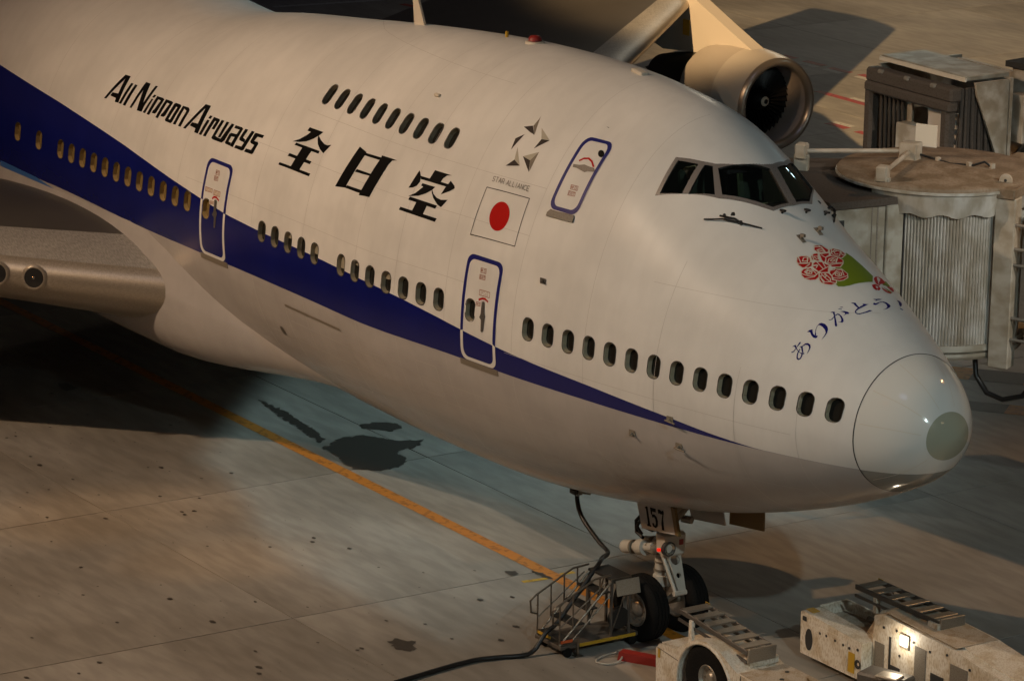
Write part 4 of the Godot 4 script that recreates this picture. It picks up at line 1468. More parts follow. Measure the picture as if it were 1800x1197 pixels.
func wing_sheet(side: float, c0: float, c1: float, zs: Array, faces := [true, false], grow := 0.0) -> Shape:
	var sh := Shape.new()
	for up in faces:
		var rows := []
		for z in zs:
			rows.append(wing_section(z, c0, c1, up))
		var nrm := []
		for i in rows.size():
			var r := []
			for j in rows[0].size():
				var d1: Vector3 = rows[i][mini(j + 1, rows[0].size() - 1)] - rows[i][maxi(j - 1, 0)]
				var d2: Vector3 = rows[mini(i + 1, rows.size() - 1)][j] - rows[maxi(i - 1, 0)][j]
				var m := d1.cross(d2).normalized()
				if (m.y > 0.0) != up and absf(m.y) > 0.05 or (absf(m.y) <= 0.05 and m.x < 0.0):
					m = -m
				if j == 0 and c0 == 0.0:
					m = v3(0.75, 0, 0.66)
				r.append(m)
			nrm.append(r)
		var f := v3(1, 1, side)
		for i in rows.size() - 1:
			for j in rows[0].size() - 1:
				var a: Vector3 = (rows[i][j] + nrm[i][j] * grow) * f
				var b: Vector3 = (rows[i + 1][j] + nrm[i + 1][j] * grow) * f
				var c: Vector3 = (rows[i + 1][j + 1] + nrm[i + 1][j + 1] * grow) * f
				var d: Vector3 = (rows[i][j + 1] + nrm[i][j + 1] * grow) * f
				sh.add(a, b, c, nrm[i][j] * f, nrm[i + 1][j] * f, nrm[i + 1][j + 1] * f)
				sh.add(a, c, d, nrm[i][j] * f, nrm[i + 1][j + 1] * f, nrm[i][j + 1] * f)
	return sh


func build_wings() -> void:
	for side in [1.0, -1.0]:
		var zs := [1.0, 3.0, 4.5, 6.0, 8.0, 10.0, 11.7, 14.0, 17.0, 20.0, 23.0, 26.0, 29.8]
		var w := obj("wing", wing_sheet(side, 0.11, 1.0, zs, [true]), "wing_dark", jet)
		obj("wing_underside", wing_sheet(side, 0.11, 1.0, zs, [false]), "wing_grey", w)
		if side > 0:
			obj("leading_edge", wing_sheet(side, 0.0, 0.022, zs, [true]), "bare_metal", w)
			obj("leading_edge_panel", wing_sheet(side, 0.022, 0.11, zs, [true]), "wing_grey", w)
			obj("leading_edge_underside", wing_sheet(side, 0.0, 0.11, zs, [false]), "bare_metal", w)
			for z in [5.86, 5.28]:
				var nose: Array = wing_section(z, 0.0, 0.05, true)
				var ax := v3(0.745, 0.12, 0.663).normalized()
				var at: Vector3 = nose[0] + ax * 0.03 + v3(0, 0.03, 0)
				obj("landing_light", Shape.new().lathe(at - ax * 0.05, ax, [Vector2(0.02, 0.27), Vector2(0.05, 0.235), Vector2(0.056, 0.225), Vector2(0.05, 0.2)], 32), "bare_metal", w)
				obj("lens", Shape.new().lathe(at - ax * 0.05, ax, [Vector2(0.045, 0.20), Vector2(0.062, 0.10), Vector2(0.066, 0.0)], 28), "lens_glass", w)
				obj("lamp_bulb", Shape.new().lathe(at + ax * 0.005, ax, [Vector2(0.0, 0.035), Vector2(0.02, 0.02), Vector2(0.022, 0.0)], 12), "lens_bright", w)
		else:
			obj("leading_edge", wing_sheet(side, 0.0, 0.012, zs, [true, false]), "bare_metal", w)
			obj("leading_edge_panel", wing_sheet(side, 0.012, 0.11, zs, [true, false]), "wing_grey", w)
	# body fairing round the starboard and port wing roots
	var rows := []
	for i in 26:
		var s := 15.6 + i * 0.75
		var t := smoothstep(15.6, 22.0, s)
		var hw := lerpf(2.2, 3.37, t)
		var low := lerpf(2.6, 2.04, t)
		var mid := lerpf(3.3, 3.9, t)
		var high := lerpf(3.6, 5.05, t)
		var r := []
		for j in 41:
			var a := lerpf(-PI, 0.0, j / 40.0)
			var ct := cos(a)
			var sn := sin(a)
			r.append(v3(-s, mid + (mid - low) * signf(sn) * pow(absf(sn), 0.9), hw * signf(ct) * pow(absf(ct), 0.45)))
		# tops lean in to meet the cabin side
		r.push_front(v3(-s, high, -lerpf(2.1, 3.2, t)))
		r.append(v3(-s, high, lerpf(2.1, 3.2, t)))
		rows.append(r)
	var sh := Shape.new()
	var nn := []
	for i in rows.size():
		var r := []
		for j in rows[0].size():
			var d1: Vector3 = rows[i][mini(j + 1, rows[0].size() - 1)] - rows[i][maxi(j - 1, 0)]
			var d2: Vector3 = rows[mini(i + 1, rows.size() - 1)][j] - rows[maxi(i - 1, 0)][j]
			var m := d1.cross(d2).normalized()
			if m.dot(rows[i][j] - v3(rows[i][j].x, 3.9, 0)) < 0.0:
				m = -m
			r.append(m)
		nn.append(r)
	for i in rows.size() - 1:
		for j in rows[0].size() - 1:
			sh.add(rows[i][j], rows[i + 1][j], rows[i + 1][j + 1], nn[i][j], nn[i + 1][j], nn[i + 1][j + 1])
			sh.add(rows[i][j], rows[i + 1][j + 1], rows[i][j + 1], nn[i][j], nn[i + 1][j + 1], nn[i][j + 1])
	obj("wing_fairing", sh, "grey_paint", jet)


func build_engine(z: float, x: float, y: float) -> void:
	var at := v3(x, y, z)
	var ax := v3(-1, 0, 0)
	# lip, then the smooth front ring, the panelled rear ring and the core
	var cowl := obj("engine_cowl", Shape.new().lathe(at, ax, [Vector2(0.16, 1.235), Vector2(0.5, 1.29), Vector2(0.95, 1.325), Vector2(1.25, 1.335)], 56), "cowl_beige", jet)
	obj("intake_lip", Shape.new().lathe(at, ax, [Vector2(0.16, 1.235), Vector2(0.06, 1.195), Vector2(0.01, 1.15), Vector2(0.0, 1.11), Vector2(0.03, 1.06), Vector2(0.11, 1.015), Vector2(0.2, 1.0)], 56), "lip_metal", cowl)
	obj("intake_duct", Shape.new().lathe(at, ax, [Vector2(1.2, 1.0), Vector2(0.7, 1.0), Vector2(0.2, 1.0)], 56), "duct", cowl)
	obj("cowl_panel", Shape.new().lathe(at, ax, [Vector2(1.25, 1.33), Vector2(1.9, 1.31), Vector2(2.6, 1.22), Vector2(2.9, 1.15), Vector2(2.9, 0.9)], 56), "cowl_panel", cowl)
	obj("core_cowl", Shape.new().lathe(at, ax, [Vector2(2.5, 0.95), Vector2(3.6, 0.86), Vector2(4.8, 0.62), Vector2(5.3, 0.5), Vector2(5.3, 0.3), Vector2(6.1, 0.0)], 40), "core_dark", cowl)
	var fan := Shape.new().lathe(at, ax, [Vector2(1.16, 0.0), Vector2(1.16, 1.0)], 40)
	obj("fan_case", fan, "fan_dark", cowl)
	for k in 38:
		var a := TAU * k / 38
		var b := Shape.new()
		var r0 := v3(0, cos(a), sin(a))
		var tn := v3(0, -sin(a), cos(a))
		var p0 := at + r0 * 0.30
		var p1 := at + r0 * 0.985
		b.quad(p0 + v3(-0.9, 0, 0) - tn * 0.02, p0 + v3(-1.1, 0, 0) + tn * 0.05, p1 + v3(-1.02, 0, 0) + tn * 0.10, p1 + v3(-0.92, 0, 0) - tn * 0.06, at + v3(-3, 0, 0))
		obj("fan_blade", b, "fan_dark", cowl)
	obj("spinner", Shape.new().lathe(at, ax, [Vector2(0.55, 0.0), Vector2(0.58, 0.08), Vector2(0.7, 0.2), Vector2(0.9, 0.31), Vector2(1.0, 0.33)], 28), "fan_dark", cowl)
	obj("spinner_mark", Shape.new().lathe(at + v3(0.006, 0, 0), ax, [Vector2(0.575, 0.065), Vector2(0.585, 0.10), Vector2(0.62, 0.13)], 24), "cream_print", cowl)
	# pylon up to the wing
	var py := Shape.new().prism(PackedVector2Array([Vector2(-0.9, 1.28), Vector2(-2.2, 1.75), Vector2(-3.6, 2.28), Vector2(-4.35, 2.35), Vector2(-5.4, 2.15), Vector2(-7.5, 1.3), Vector2(-5.0, 0.7), Vector2(-3.0, 0.9), Vector2(-2.0, 1.1)]), -0.2, 0.2, Transform3D(Basis.IDENTITY, at))
	var p := obj("pylon", py, "cowl_beige", jet)
	obj("pylon_hatch", Shape.new().box(at + v3(-3.95, 1.45, 0.205), v3(0.3, 0.42, 0.012)), "hazard_yellow", p)


func build_wheel(at: Vector3, axis: Vector3, r: float, width: float, parent: Node, called := "wheel", m_rim := "rim_metal", rim_share := 0.52) -> void:
	var h := width / 2
	var s := Shape.new()
	var prof := []
	var rr := r * rim_share
	prof.append(Vector2(-h * 0.80, rr))
	prof.append(Vector2(-h * 0.98, r * 0.68))
	prof.append(Vector2(-h, r * 0.80))
	prof.append(Vector2(-h * 0.93, r * 0.90))
	prof.append(Vector2(-h * 0.78, r * 0.965))
	for g in [-0.55, -0.18, 0.18, 0.55]:
		prof.append(Vector2(h * (g - 0.05), r))
		prof.append(Vector2(h * (g - 0.035), r * 0.98))
		prof.append(Vector2(h * (g + 0.035), r * 0.98))
		prof.append(Vector2(h * (g + 0.05), r))
	prof.append(Vector2(h * 0.78, r * 0.965))
	prof.append(Vector2(h * 0.93, r * 0.90))
	prof.append(Vector2(h, r * 0.80))
	prof.append(Vector2(h * 0.98, r * 0.68))
	prof.append(Vector2(h * 0.80, rr))
	s.lathe(at, axis, prof, 48)
	var w := obj(called, s, "tyre_rubber", parent)
	var rim := Shape.new()
	rim.lathe(at, axis, [Vector2(h * 0.80, rr), Vector2(h * 0.84, rr * 0.94), Vector2(h * 0.55, rr * 0.86), Vector2(h * 0.42, rr * 0.5), Vector2(h * 0.62, rr * 0.42), Vector2(h * 0.7, rr * 0.2), Vector2(h * 0.7, 0.0)], 36)
	rim.lathe(at, -axis, [Vector2(h * 0.80, rr), Vector2(h * 0.84, rr * 0.94), Vector2(h * 0.55, rr * 0.86), Vector2(h * 0.42, 0.0)], 36)
	obj("rim", rim, m_rim, w).set_meta("kind", "stuff")
	var bolts := Shape.new()
	var x := axis.cross(Vector3.UP).normalized()
	var y := x.cross(axis)
	for k in 10:
		var t := TAU * k / 10
		var d := x * cos(t) + y * sin(t)
		bolts.rod(at + d * rr * 0.66 + axis * h * 0.42, at + d * rr * 0.66 + axis * h * 0.58, rr * 0.06, -1, 6)
	obj("wheel_bolts", bolts, m_rim, w)


func build_nose_gear() -> void:
	var g := jet
	var x := -7.74
	var z := 0.13
	var p := func(dx: float, y: float, dz: float) -> Vector3: return v3(x + dx, y, z + dz)
	var ax := v3(0.10, 0, 1).normalized()
	for s in [1.0, -1.0]:
		build_wheel(v3(x, 0.585, z) + ax * 0.47 * s, ax * s, 0.61, 0.42, g, "wheel")
	obj("axle", Shape.new().rod(p.call(0, 0.61, -0.45), p.call(0, 0.61, 0.45), 0.07), "gear_grime", g)
	obj("piston", Shape.new().rod(p.call(0, 0.58, 0), p.call(0, 1.0, 0), 0.09, -1, 18), "chrome", g)
	var st := Shape.new()
	st.lathe(p.call(0, 0, 0), Vector3.UP, [Vector2(0.93, 0.0), Vector2(0.93, 0.165), Vector2(1.12, 0.165), Vector2(1.13, 0.135), Vector2(1.5, 0.135), Vector2(1.51, 0.15), Vector2(1.56, 0.15), Vector2(1.57, 0.125), Vector2(2.6, 0.125)], 24)
	obj("strut", st, "gear_white", g)
	obj("collar", Shape.new().lathe(p.call(0, 0, 0), Vector3.UP, [Vector2(1.2, 0.14), Vector2(1.2, 0.155), Vector2(1.24, 0.155), Vector2(1.24, 0.14)], 20), "gear_grime", g)
	obj("collar", Shape.new().lathe(p.call(0, 0, 0), Vector3.UP, [Vector2(1.36, 0.135), Vector2(1.36, 0.15), Vector2(1.39, 0.15), Vector2(1.39, 0.135)], 20), "gear_grime", g)
	# torsion links in front of the strut
	var up := Shape.new()
	var plate_ := PackedVector2Array([Vector2(-0.15, 0), Vector2(-0.001, 0)])
	for e in [[-0.17, 0.095], [-0.46, 0.05]]:   # two lightening holes, reached by a slit
		plate_.append(Vector2(-0.001, e[0] + e[1]))
		for k in range(1, 16):
			plate_.append(Vector2(-e[1] * sin(TAU * k / 32.0), e[0] + e[1] * cos(TAU * k / 32.0)))
		plate_.append(Vector2(-0.001, e[0] - e[1]))
	plate_.append_array(PackedVector2Array([Vector2(-0.001, -0.78), Vector2(-0.075, -0.78)]))
	var half_link := PackedVector2Array()
	for q in plate_:
		half_link.append(Vector2(-q.x, q.y))
	for side in [plate_, half_link]:
		up.prism(side, 0.0, 0.05, Transform3D(Basis(v3(0, 0, 1), v3(-0.42, 0.9, 0).normalized(), v3(0.9, 0.42, 0).normalized()), p.call(0.22, 1.62, -0.04)))
	up.rod(p.call(0.20, 1.62, 0.17), p.call(0.56, 0.94, 0.09), 0.035)
	up.rod(p.call(0.20, 1.62, -0.17), p.call(0.56, 0.94, -0.09), 0.035)
	obj("torsion_link", up, "gear_white", g)
	var dn := Shape.new().box(p.call(0.30, 0.77, 0), v3(0.62, 0.06, 0.17), Basis(Vector3.BACK, 0.62), 0.015)
	dn.rod(p.call(0.56, 0.93, -0.13), p.call(0.56, 0.93, 0.13), 0.05)
	obj("torsion_link", dn, "gear_white", g)
	# lamp box
	obj("lamp_box", Shape.new().box(p.call(0.22, 1.78, -0.02), v3(0.34, 0.44, 0.46), Basis.IDENTITY, 0.05), "gear_white", g)
	for dz in [0.15]:
		var at: Vector3 = p.call(0.40, 1.73, dz)
		obj("taxi_lamp", Shape.new().lathe(at, v3(1, 0, 0), [Vector2(-0.06, 0.135), Vector2(0.02, 0.135), Vector2(0.025, 0.11)], 24), "bridge_dark", g)
		obj("taxi_lens", Shape.new().lathe(at, v3(1, 0, 0), [Vector2(0.015, 0.115), Vector2(-0.02, 0.06), Vector2(-0.03, 0.0)], 24), "lens_bright", g)
	obj("red_lamp", Shape.new().box(p.call(0.34, 1.73, 0.33), v3(0.05, 0.05, 0.05)), "red_lamp", g)
	obj("data_plate", Shape.new().box(p.call(0.395, 1.82, -0.12), v3(0.012, 0.10, 0.09)), "hazard_red", g)
	# steering cylinders, reaching aft and to starboard
	for sz in [1.0, -1.0]:
		var sc := Shape.new()
		sc.rod(p.call(0.0, 1.66, 0.20 * sz), p.call(-0.62, 1.50, 0.22 * sz), 0.085, -1, 16)
		sc.rod(p.call(-0.60, 1.505, 0.22 * sz), p.call(-0.86, 1.44, 0.22 * sz), 0.125, -1, 16)
		sc.rod(p.call(-0.22, 1.60, 0.21 * sz), p.call(-0.42, 1.55, 0.21 * sz), 0.15, -1, 16)
		obj("steering_cylinder", sc, "gear_white", g)
		obj("cylinder_band", Shape.new().rod(p.call(-0.56, 1.515, 0.22 * sz), p.call(-0.60, 1.505, 0.22 * sz), 0.132, -1, 16), "gear_grime", g)
	var cl := Shape.new().lathe(p.call(0, 0, 0), Vector3.UP, [Vector2(1.54, 0.0), Vector2(1.54, 0.22), Vector2(1.72, 0.22), Vector2(1.72, 0.0)], 20)
	cl.box(p.call(-0.05, 1.62, 0.0), v3(0.3, 0.16, 0.56), Basis.IDENTITY, 0.03)
	obj("steering_collar", cl, "gear_grime", g)
	var hy := Shape.new()
	hy.tube([p.call(-0.25, 2.3, 0.2), p.call(-0.45, 2.05, 0.28), p.call(-0.4, 1.85, 0.3), p.call(-0.2, 1.8, 0.3)], 0.035)
	hy.tube([p.call(-0.15, 2.3, 0.28), p.call(-0.3, 2.0, 0.36), p.call(-0.2, 1.86, 0.32)], 0.03)
	hy.tube([p.call(-0.1, 2.2, -0.2), p.call(-0.3, 2.0, -0.25), p.call(-0.2, 1.8, -0.25)], 0.035)
	hy.box(p.call(-0.22, 2.08, 0.0), v3(0.4, 0.34, 0.5), Basis.IDENTITY, 0.08)
	obj("hydraulic_lines", hy, "black_rubber", g)
	var dr := Shape.new()
	dr.rod(p.call(0.18, 2.16, 0.10), p.call(0.75, 2.75, 0.10), 0.075, -1, 14)
	dr.rod(p.call(0.18, 2.16, -0.10), p.call(0.75, 2.75, -0.10), 0.075, -1, 14)
	obj("drag_brace", dr, "gear_grime", g)
	var pn := Shape.new()
	for dz in [-0.12, 0.0, 0.12]:
		pn.rod(p.call(0.12, 2.2, dz), p.call(0.3, 2.7, dz), 0.02)
	obj("pipe", pn, "chrome", g)
	obj("tow_pin", Shape.new().rod(p.call(0.3, 2.22, -0.2), p.call(0.48, 2.22, -0.28), 0.07, -1, 14), "rim_metal", g)
	# doors of the wheel bay, hung open
	var zd := 0.56
	var d := Shape.new().prism(PackedVector2Array([Vector2(-8.0, 2.55), Vector2(-6.95, 2.66), Vector2(-6.79, 2.19), Vector2(-7.80, 2.04)]), zd - 0.03, zd)
	var dd := obj("gear_door", d, "grey_paint", jet)
	obj("door_edge", Shape.new().prism(PackedVector2Array([Vector2(-6.95, 2.66), Vector2(-6.84, 2.66), Vector2(-6.68, 2.19), Vector2(-6.79, 2.19)]), zd - 0.06, zd - 0.004), "gear_primer", dd)
	obj("gear_door", Shape.new().prism(PackedVector2Array([Vector2(-8.0, 2.55), Vector2(-6.95, 2.66), Vector2(-6.79, 2.19), Vector2(-7.80, 2.04)]), -zd, -zd + 0.03), "grey_paint", jet)
	obj("gear_door", Shape.new().prism(PackedVector2Array([Vector2(-6.75, 2.72), Vector2(-5.75, 2.9), Vector2(-5.75, 2.36), Vector2(-6.75, 2.22)]), -0.63, -0.6), "gear_primer", jet)
	# the number on the door, in heavy serif strokes
	var ds := Transform3D(Basis(v3(0.99, 0.10, 0).normalized(), v3(-0.30, 0.95, 0).normalized(), v3(0, 0, 1)), v3(-7.62, 2.135, zd + 0.004))
	var num := Shape.new()
	var digits := [
		[[0.0, 0.0, 0.12, 0.0, 0.12, 0.025, 0.09, 0.04, 0.09, 0.36, 0.05, 0.36, 0.0, 0.33, 0.03, 0.31, 0.03, 0.04, 0.0, 0.025]],
		[[0.17, 0.36, 0.345, 0.36, 0.33, 0.295, 0.215, 0.295, 0.205, 0.235, 0.17, 0.235], [0.19, 0.235, 0.27, 0.25, 0.335, 0.215, 0.355, 0.14, 0.33, 0.05, 0.26, 0.0, 0.19, 0.01, 0.165, 0.05, 0.18, 0.085, 0.215, 0.08, 0.225, 0.045, 0.26, 0.045, 0.285, 0.09, 0.285, 0.16, 0.26, 0.195, 0.2, 0.18]],
		[[0.41, 0.36, 0.45, 0.37, 0.52, 0.345, 0.57, 0.37, 0.585, 0.33, 0.53, 0.2, 0.52, 0.0, 0.45, 0.0, 0.46, 0.12, 0.5, 0.22, 0.535, 0.29, 0.48, 0.285, 0.435, 0.3, 0.41, 0.28]],
	]
	for k in digits:
		for l in k:
			var q := PackedVector2Array()
			for i in range(0, l.size(), 2):
				q.append(Vector2(l[i], l[i + 1]))
			num.prism(q, 0.0, 0.003, ds)
	obj("door_number", num, "black_print", dd)


# ---------------------------------------------------------------- the apron
func strip(a: Vector2, b: Vector2, width: float, y: float) -> Shape:
	var d := (b - a).normalized()
	var s := Vector2(-d.y, d.x) * width / 2
	var sh := Shape.new()
	var q := [a - s, a + s, b + s, b - s]
	sh.add(v3(q[0].x, y, q[0].y), v3(q[1].x, y, q[1].y), v3(q[2].x, y, q[2].y), Vector3.UP, Vector3.UP, Vector3.UP)
	sh.add(v3(q[0].x, y, q[0].y), v3(q[2].x, y, q[2].y), v3(q[3].x, y, q[3].y), Vector3.UP, Vector3.UP, Vector3.UP)
	return sh


func ragged(l: Array, rng: RandomNumberGenerator, amount: float) -> PackedVector2Array:
	var p := PackedVector2Array()
	for i in range(0, l.size(), 2):
		p.append(Vector2(l[i], l[i + 1]))
	var out := PackedVector2Array()
	for i in p.size():
		var q := p[(i + 1) % p.size()]
		var k := maxi(1, int((q - p[i]).length() / 0.07))
		for j in k:
			out.append(p[i].lerp(q, float(j) / k) + Vector2(rng.randf_range(-amount, amount), rng.randf_range(-amount, amount)) * (1.0 if j else 0.3))
	return out


func build_apron() -> void:
	var land := obj("ground", Shape.new().box(v3(0, -0.2, 0), v3(1400, 0.2, 1400)), "concrete_b")
	land.set_meta("kind", "structure")
	land.set_meta("label", "grey concrete airfield ground reaching past the aircraft stand")
	var bed := obj("apron", Shape.new().box(v3(-35, -0.065, -28), v3(112, 0.07, 98)), "joint")
	bed.set_meta("kind", "structure")
	bed.set_meta("label", "concrete apron of square slabs under the parked airliner")
	var rng := RandomNumberGenerator.new()
	rng.seed = 7
	var slab := BoxMesh.new()
	slab.size = v3(7.407 - 0.02, 0.05, 7.474 - 0.02)
	for i in range(-9, 5):
		for k in range(-10, 3):
			var o := MeshInstance3D.new()
			o.name = "concrete_slab"
			o.mesh = slab
			o.material_override = M[["concrete", "concrete_b", "concrete_c", "concrete"][rng.randi() % 4]]
			o.position = v3(-11.785 + 7.407 * i - 3.7035, -0.025 - rng.randf() * 0.003, 5.438 + 7.474 * k - 3.737)
			bed.add_child(o, true)
	obj("lead_in_line", strip(Vector2(-90, 0), Vector2(-7.2, 0), 0.3, 0.004), "orange_line", bed)
	for l in [[RED_MARKS, "red_line", "red_dash"], [WHITE_MARKS, "white_line", "white_dash"], [YELLOW_MARKS, "yellow_line", "yellow_dash"]]:
		for m in l[0]:
			obj(l[2], strip(Vector2(m[0], m[1]), Vector2(m[2], m[3]), m[4], 0.004), l[1], bed)
	# zebra band of the bridge's parking place
	var d := Vector2(1.14, -0.95).normalized()
	var w := Vector2(0.95, 1.14).normalized()
	var base := Vector2(-20.5, -14.6)
	for row in [[0.0, 1.0], [2.6, 0.75]]:
		for k in 16:
			var a: Vector2 = base + w * row[0] + d * (0.62 * k)
			obj("zebra_stripe", strip(a, a + d * 0.62, row[1], 0.004), "orange_line" if k % 3 == 0 else "black_line", bed)
	for l in STAINS:
		var p: PackedVector2Array = ragged(l, rng, 0.06)
		var sh := Shape.new()
		var ix := Geometry2D.triangulate_polygon(p)
		for t in range(0, ix.size(), 3):
			var q := [v3(p[ix[t]].x, 0.007, p[ix[t]].y), v3(p[ix[t + 1]].x, 0.007, p[ix[t + 1]].y), v3(p[ix[t + 2]].x, 0.007, p[ix[t + 2]].y)]
			sh.add(q[0], q[1], q[2], Vector3.UP, Vector3.UP, Vector3.UP)
		obj("wet_stain", sh, "wet_stain", bed)
	var specks := Shape.new()
	for i in 260:
		var c := v3(rng.randf_range(-28, -6), 0.006, rng.randf_range(1.0, 11.0))
		var r := 0.012 + 0.05 * pow(rng.randf(), 4.0)
		var t0 := rng.randf() * TAU
		for k in 6:
			var r0 := r * (0.7 + 0.6 * rng.randf())
			specks.add(c, c + v3(cos(t0 + TAU * k / 6) * r * 1.5, 0, sin(t0 + TAU * k / 6) * r), c + v3(cos(t0 + TAU * (k + 1) / 6) * r0 * 1.5, 0, sin(t0 + TAU * (k + 1) / 6) * r0), Vector3.UP, Vector3.UP, Vector3.UP)
	var sp := obj("oil_specks", specks, "wet_stain", bed)
	sp.set_meta("kind", "stuff")


# ---------------------------------------------------------------- lamps
func mast(label: String, at: Vector3, target: Vector3, c: Color, energy: float, angle: float, m: String, soft: float, edge := 0.9) -> Node3D:
	var t := thing("floodlight_mast", label, "floodlight mast", v3(at.x, 0, at.z))
	obj("pole", Shape.new().rod(v3(0, 0, 0), v3(0, at.y - 0.5, 0), 0.32, 0.16, 14), "pole_grey", t)
	var d := (target - at).normalized()
	var side := d.cross(Vector3.UP).normalized()
	obj("crossbar", Shape.new().rod(v3(0, at.y - 0.5, 0) - side * 1.4, v3(0, at.y - 0.5, 0) + side * 1.4, 0.07), "pole_grey", t)
	for k in [-1.0, 0.0, 1.0]:
		var p: Vector3 = v3(0, at.y, 0) + side * k
		var b := Basis(side, d.cross(side).normalized() * -1.0, -d)
		var head := obj("lamp_head", Shape.new().box(p - d * 0.12, v3(0.6, 0.5, 0.22), b, 0.03), "pole_grey", t)
		obj("lamp_glass", Shape.new().box(p, v3(0.5, 0.4, 0.02), b), m, head)
	flood(t, at + d * 0.15, target, c, energy, angle, soft, edge)
	return t


func flood(t: Node3D, at: Vector3, target: Vector3, c: Color, energy: float, angle: float, soft: float, edge: float) -> void:
	var l := SpotLight3D.new()
	l.name = "floodlight"
	l.light_color = c
	l.light_energy = energy
	l.light_size = soft
	l.spot_range = 220.0
	l.spot_attenuation = 2.0
	l.spot_angle = angle
	l.spot_angle_attenuation = edge
	l.shadow_enabled = true
	t.add_child(l, true)
	l.look_at_from_position(at, target, Vector3.UP)


func build_lamps() -> void:
	mast("floodlight mast with white lamps on the terminal side behind the starboard wing", v3(-21, 28.5, 31.5), v3(-3, 2, -3), lin(1.0, 0.77, 0.55), 600, 45, "lamp_warm", 0.3)
	var aft := mast("floodlight mast with amber lamps on the terminal side, the aft one", v3(-25, 26.5, 33.5), v3(-4, 2, -4), lin(1.0, 0.46, 0.14), 170, 46, "lamp_sodium", 0.3)
	for e in [[-19.0, 5.6, 3.6, 330.0], [-15.5, 5.0, 2.6, 300.0]]:   # tight beams that leave amber pools on the slabs
		flood(aft, v3(-24.2, 26.4, 33.2), v3(e[0], 0, e[1]), lin(1.0, 0.5, 0.16), e[3], e[2], 0.3, 1.0)
	mast("floodlight mast with cool white lamps ahead of the nose", v3(36, 27, 14), v3(-3, 3, -4), lin(0.80, 0.98, 0.98), 420, 17, "lamp_cool", 0.3)
	mast("very tall floodlight mast with amber lamps, aimed across the far apron", v3(10, 40, 41), v3(-54, 0, -46), lin(1.0, 0.64, 0.30), 15000, 5.6, "lamp_sodium", 0.5, 0.3)
	mast("floodlight mast with pale lamps at the far end of the apron", v3(-88, 28, -74), v3(-50, 0, -38), lin(1.0, 0.90, 0.70), 190, 24, "lamp_warm", 1.0)
	mast("floodlight mast with pale lamps beside the passenger bridges", v3(31, 25, -7), v3(-9.5, 6.4, -8.2), lin(1.0, 0.92, 0.80), 760, 7.5, "lamp_warm", 0.3)
	mast("tall floodlight mast with amber lamps beyond the passenger bridges", v3(-3, 34, -35), v3(-4.5, 0, -9), lin(1.0, 0.55, 0.24), 480, 18, "lamp_sodium", 0.3)
	var pale := mast("floodlight mast with greenish white lamps beyond the port wing", v3(-29, 19, -37), v3(-19, 0, -1), lin(0.66, 0.97, 1.0), 760, 16, "lamp_cool", 1.2)
	flood(pale, v3(-28.8, 19.4, -36.7), v3(-29, 10.5, 0), lin(0.70, 0.95, 1.0), 300, 13, 1.0, 0.8)


# ---------------------------------------------------------------- passenger bridges
func plan_prism(pts: Array, y0: float, y1: float) -> Shape:
	var p := PackedVector2Array()
	for q in pts:
		p.append(Vector2(q[0], -q[1]))
	return Shape.new().prism(p, y0, y1, Transform3D(Basis(v3(1, 0, 0), v3(0, 0, -1), v3(0, 1, 0)), Vector3.ZERO))


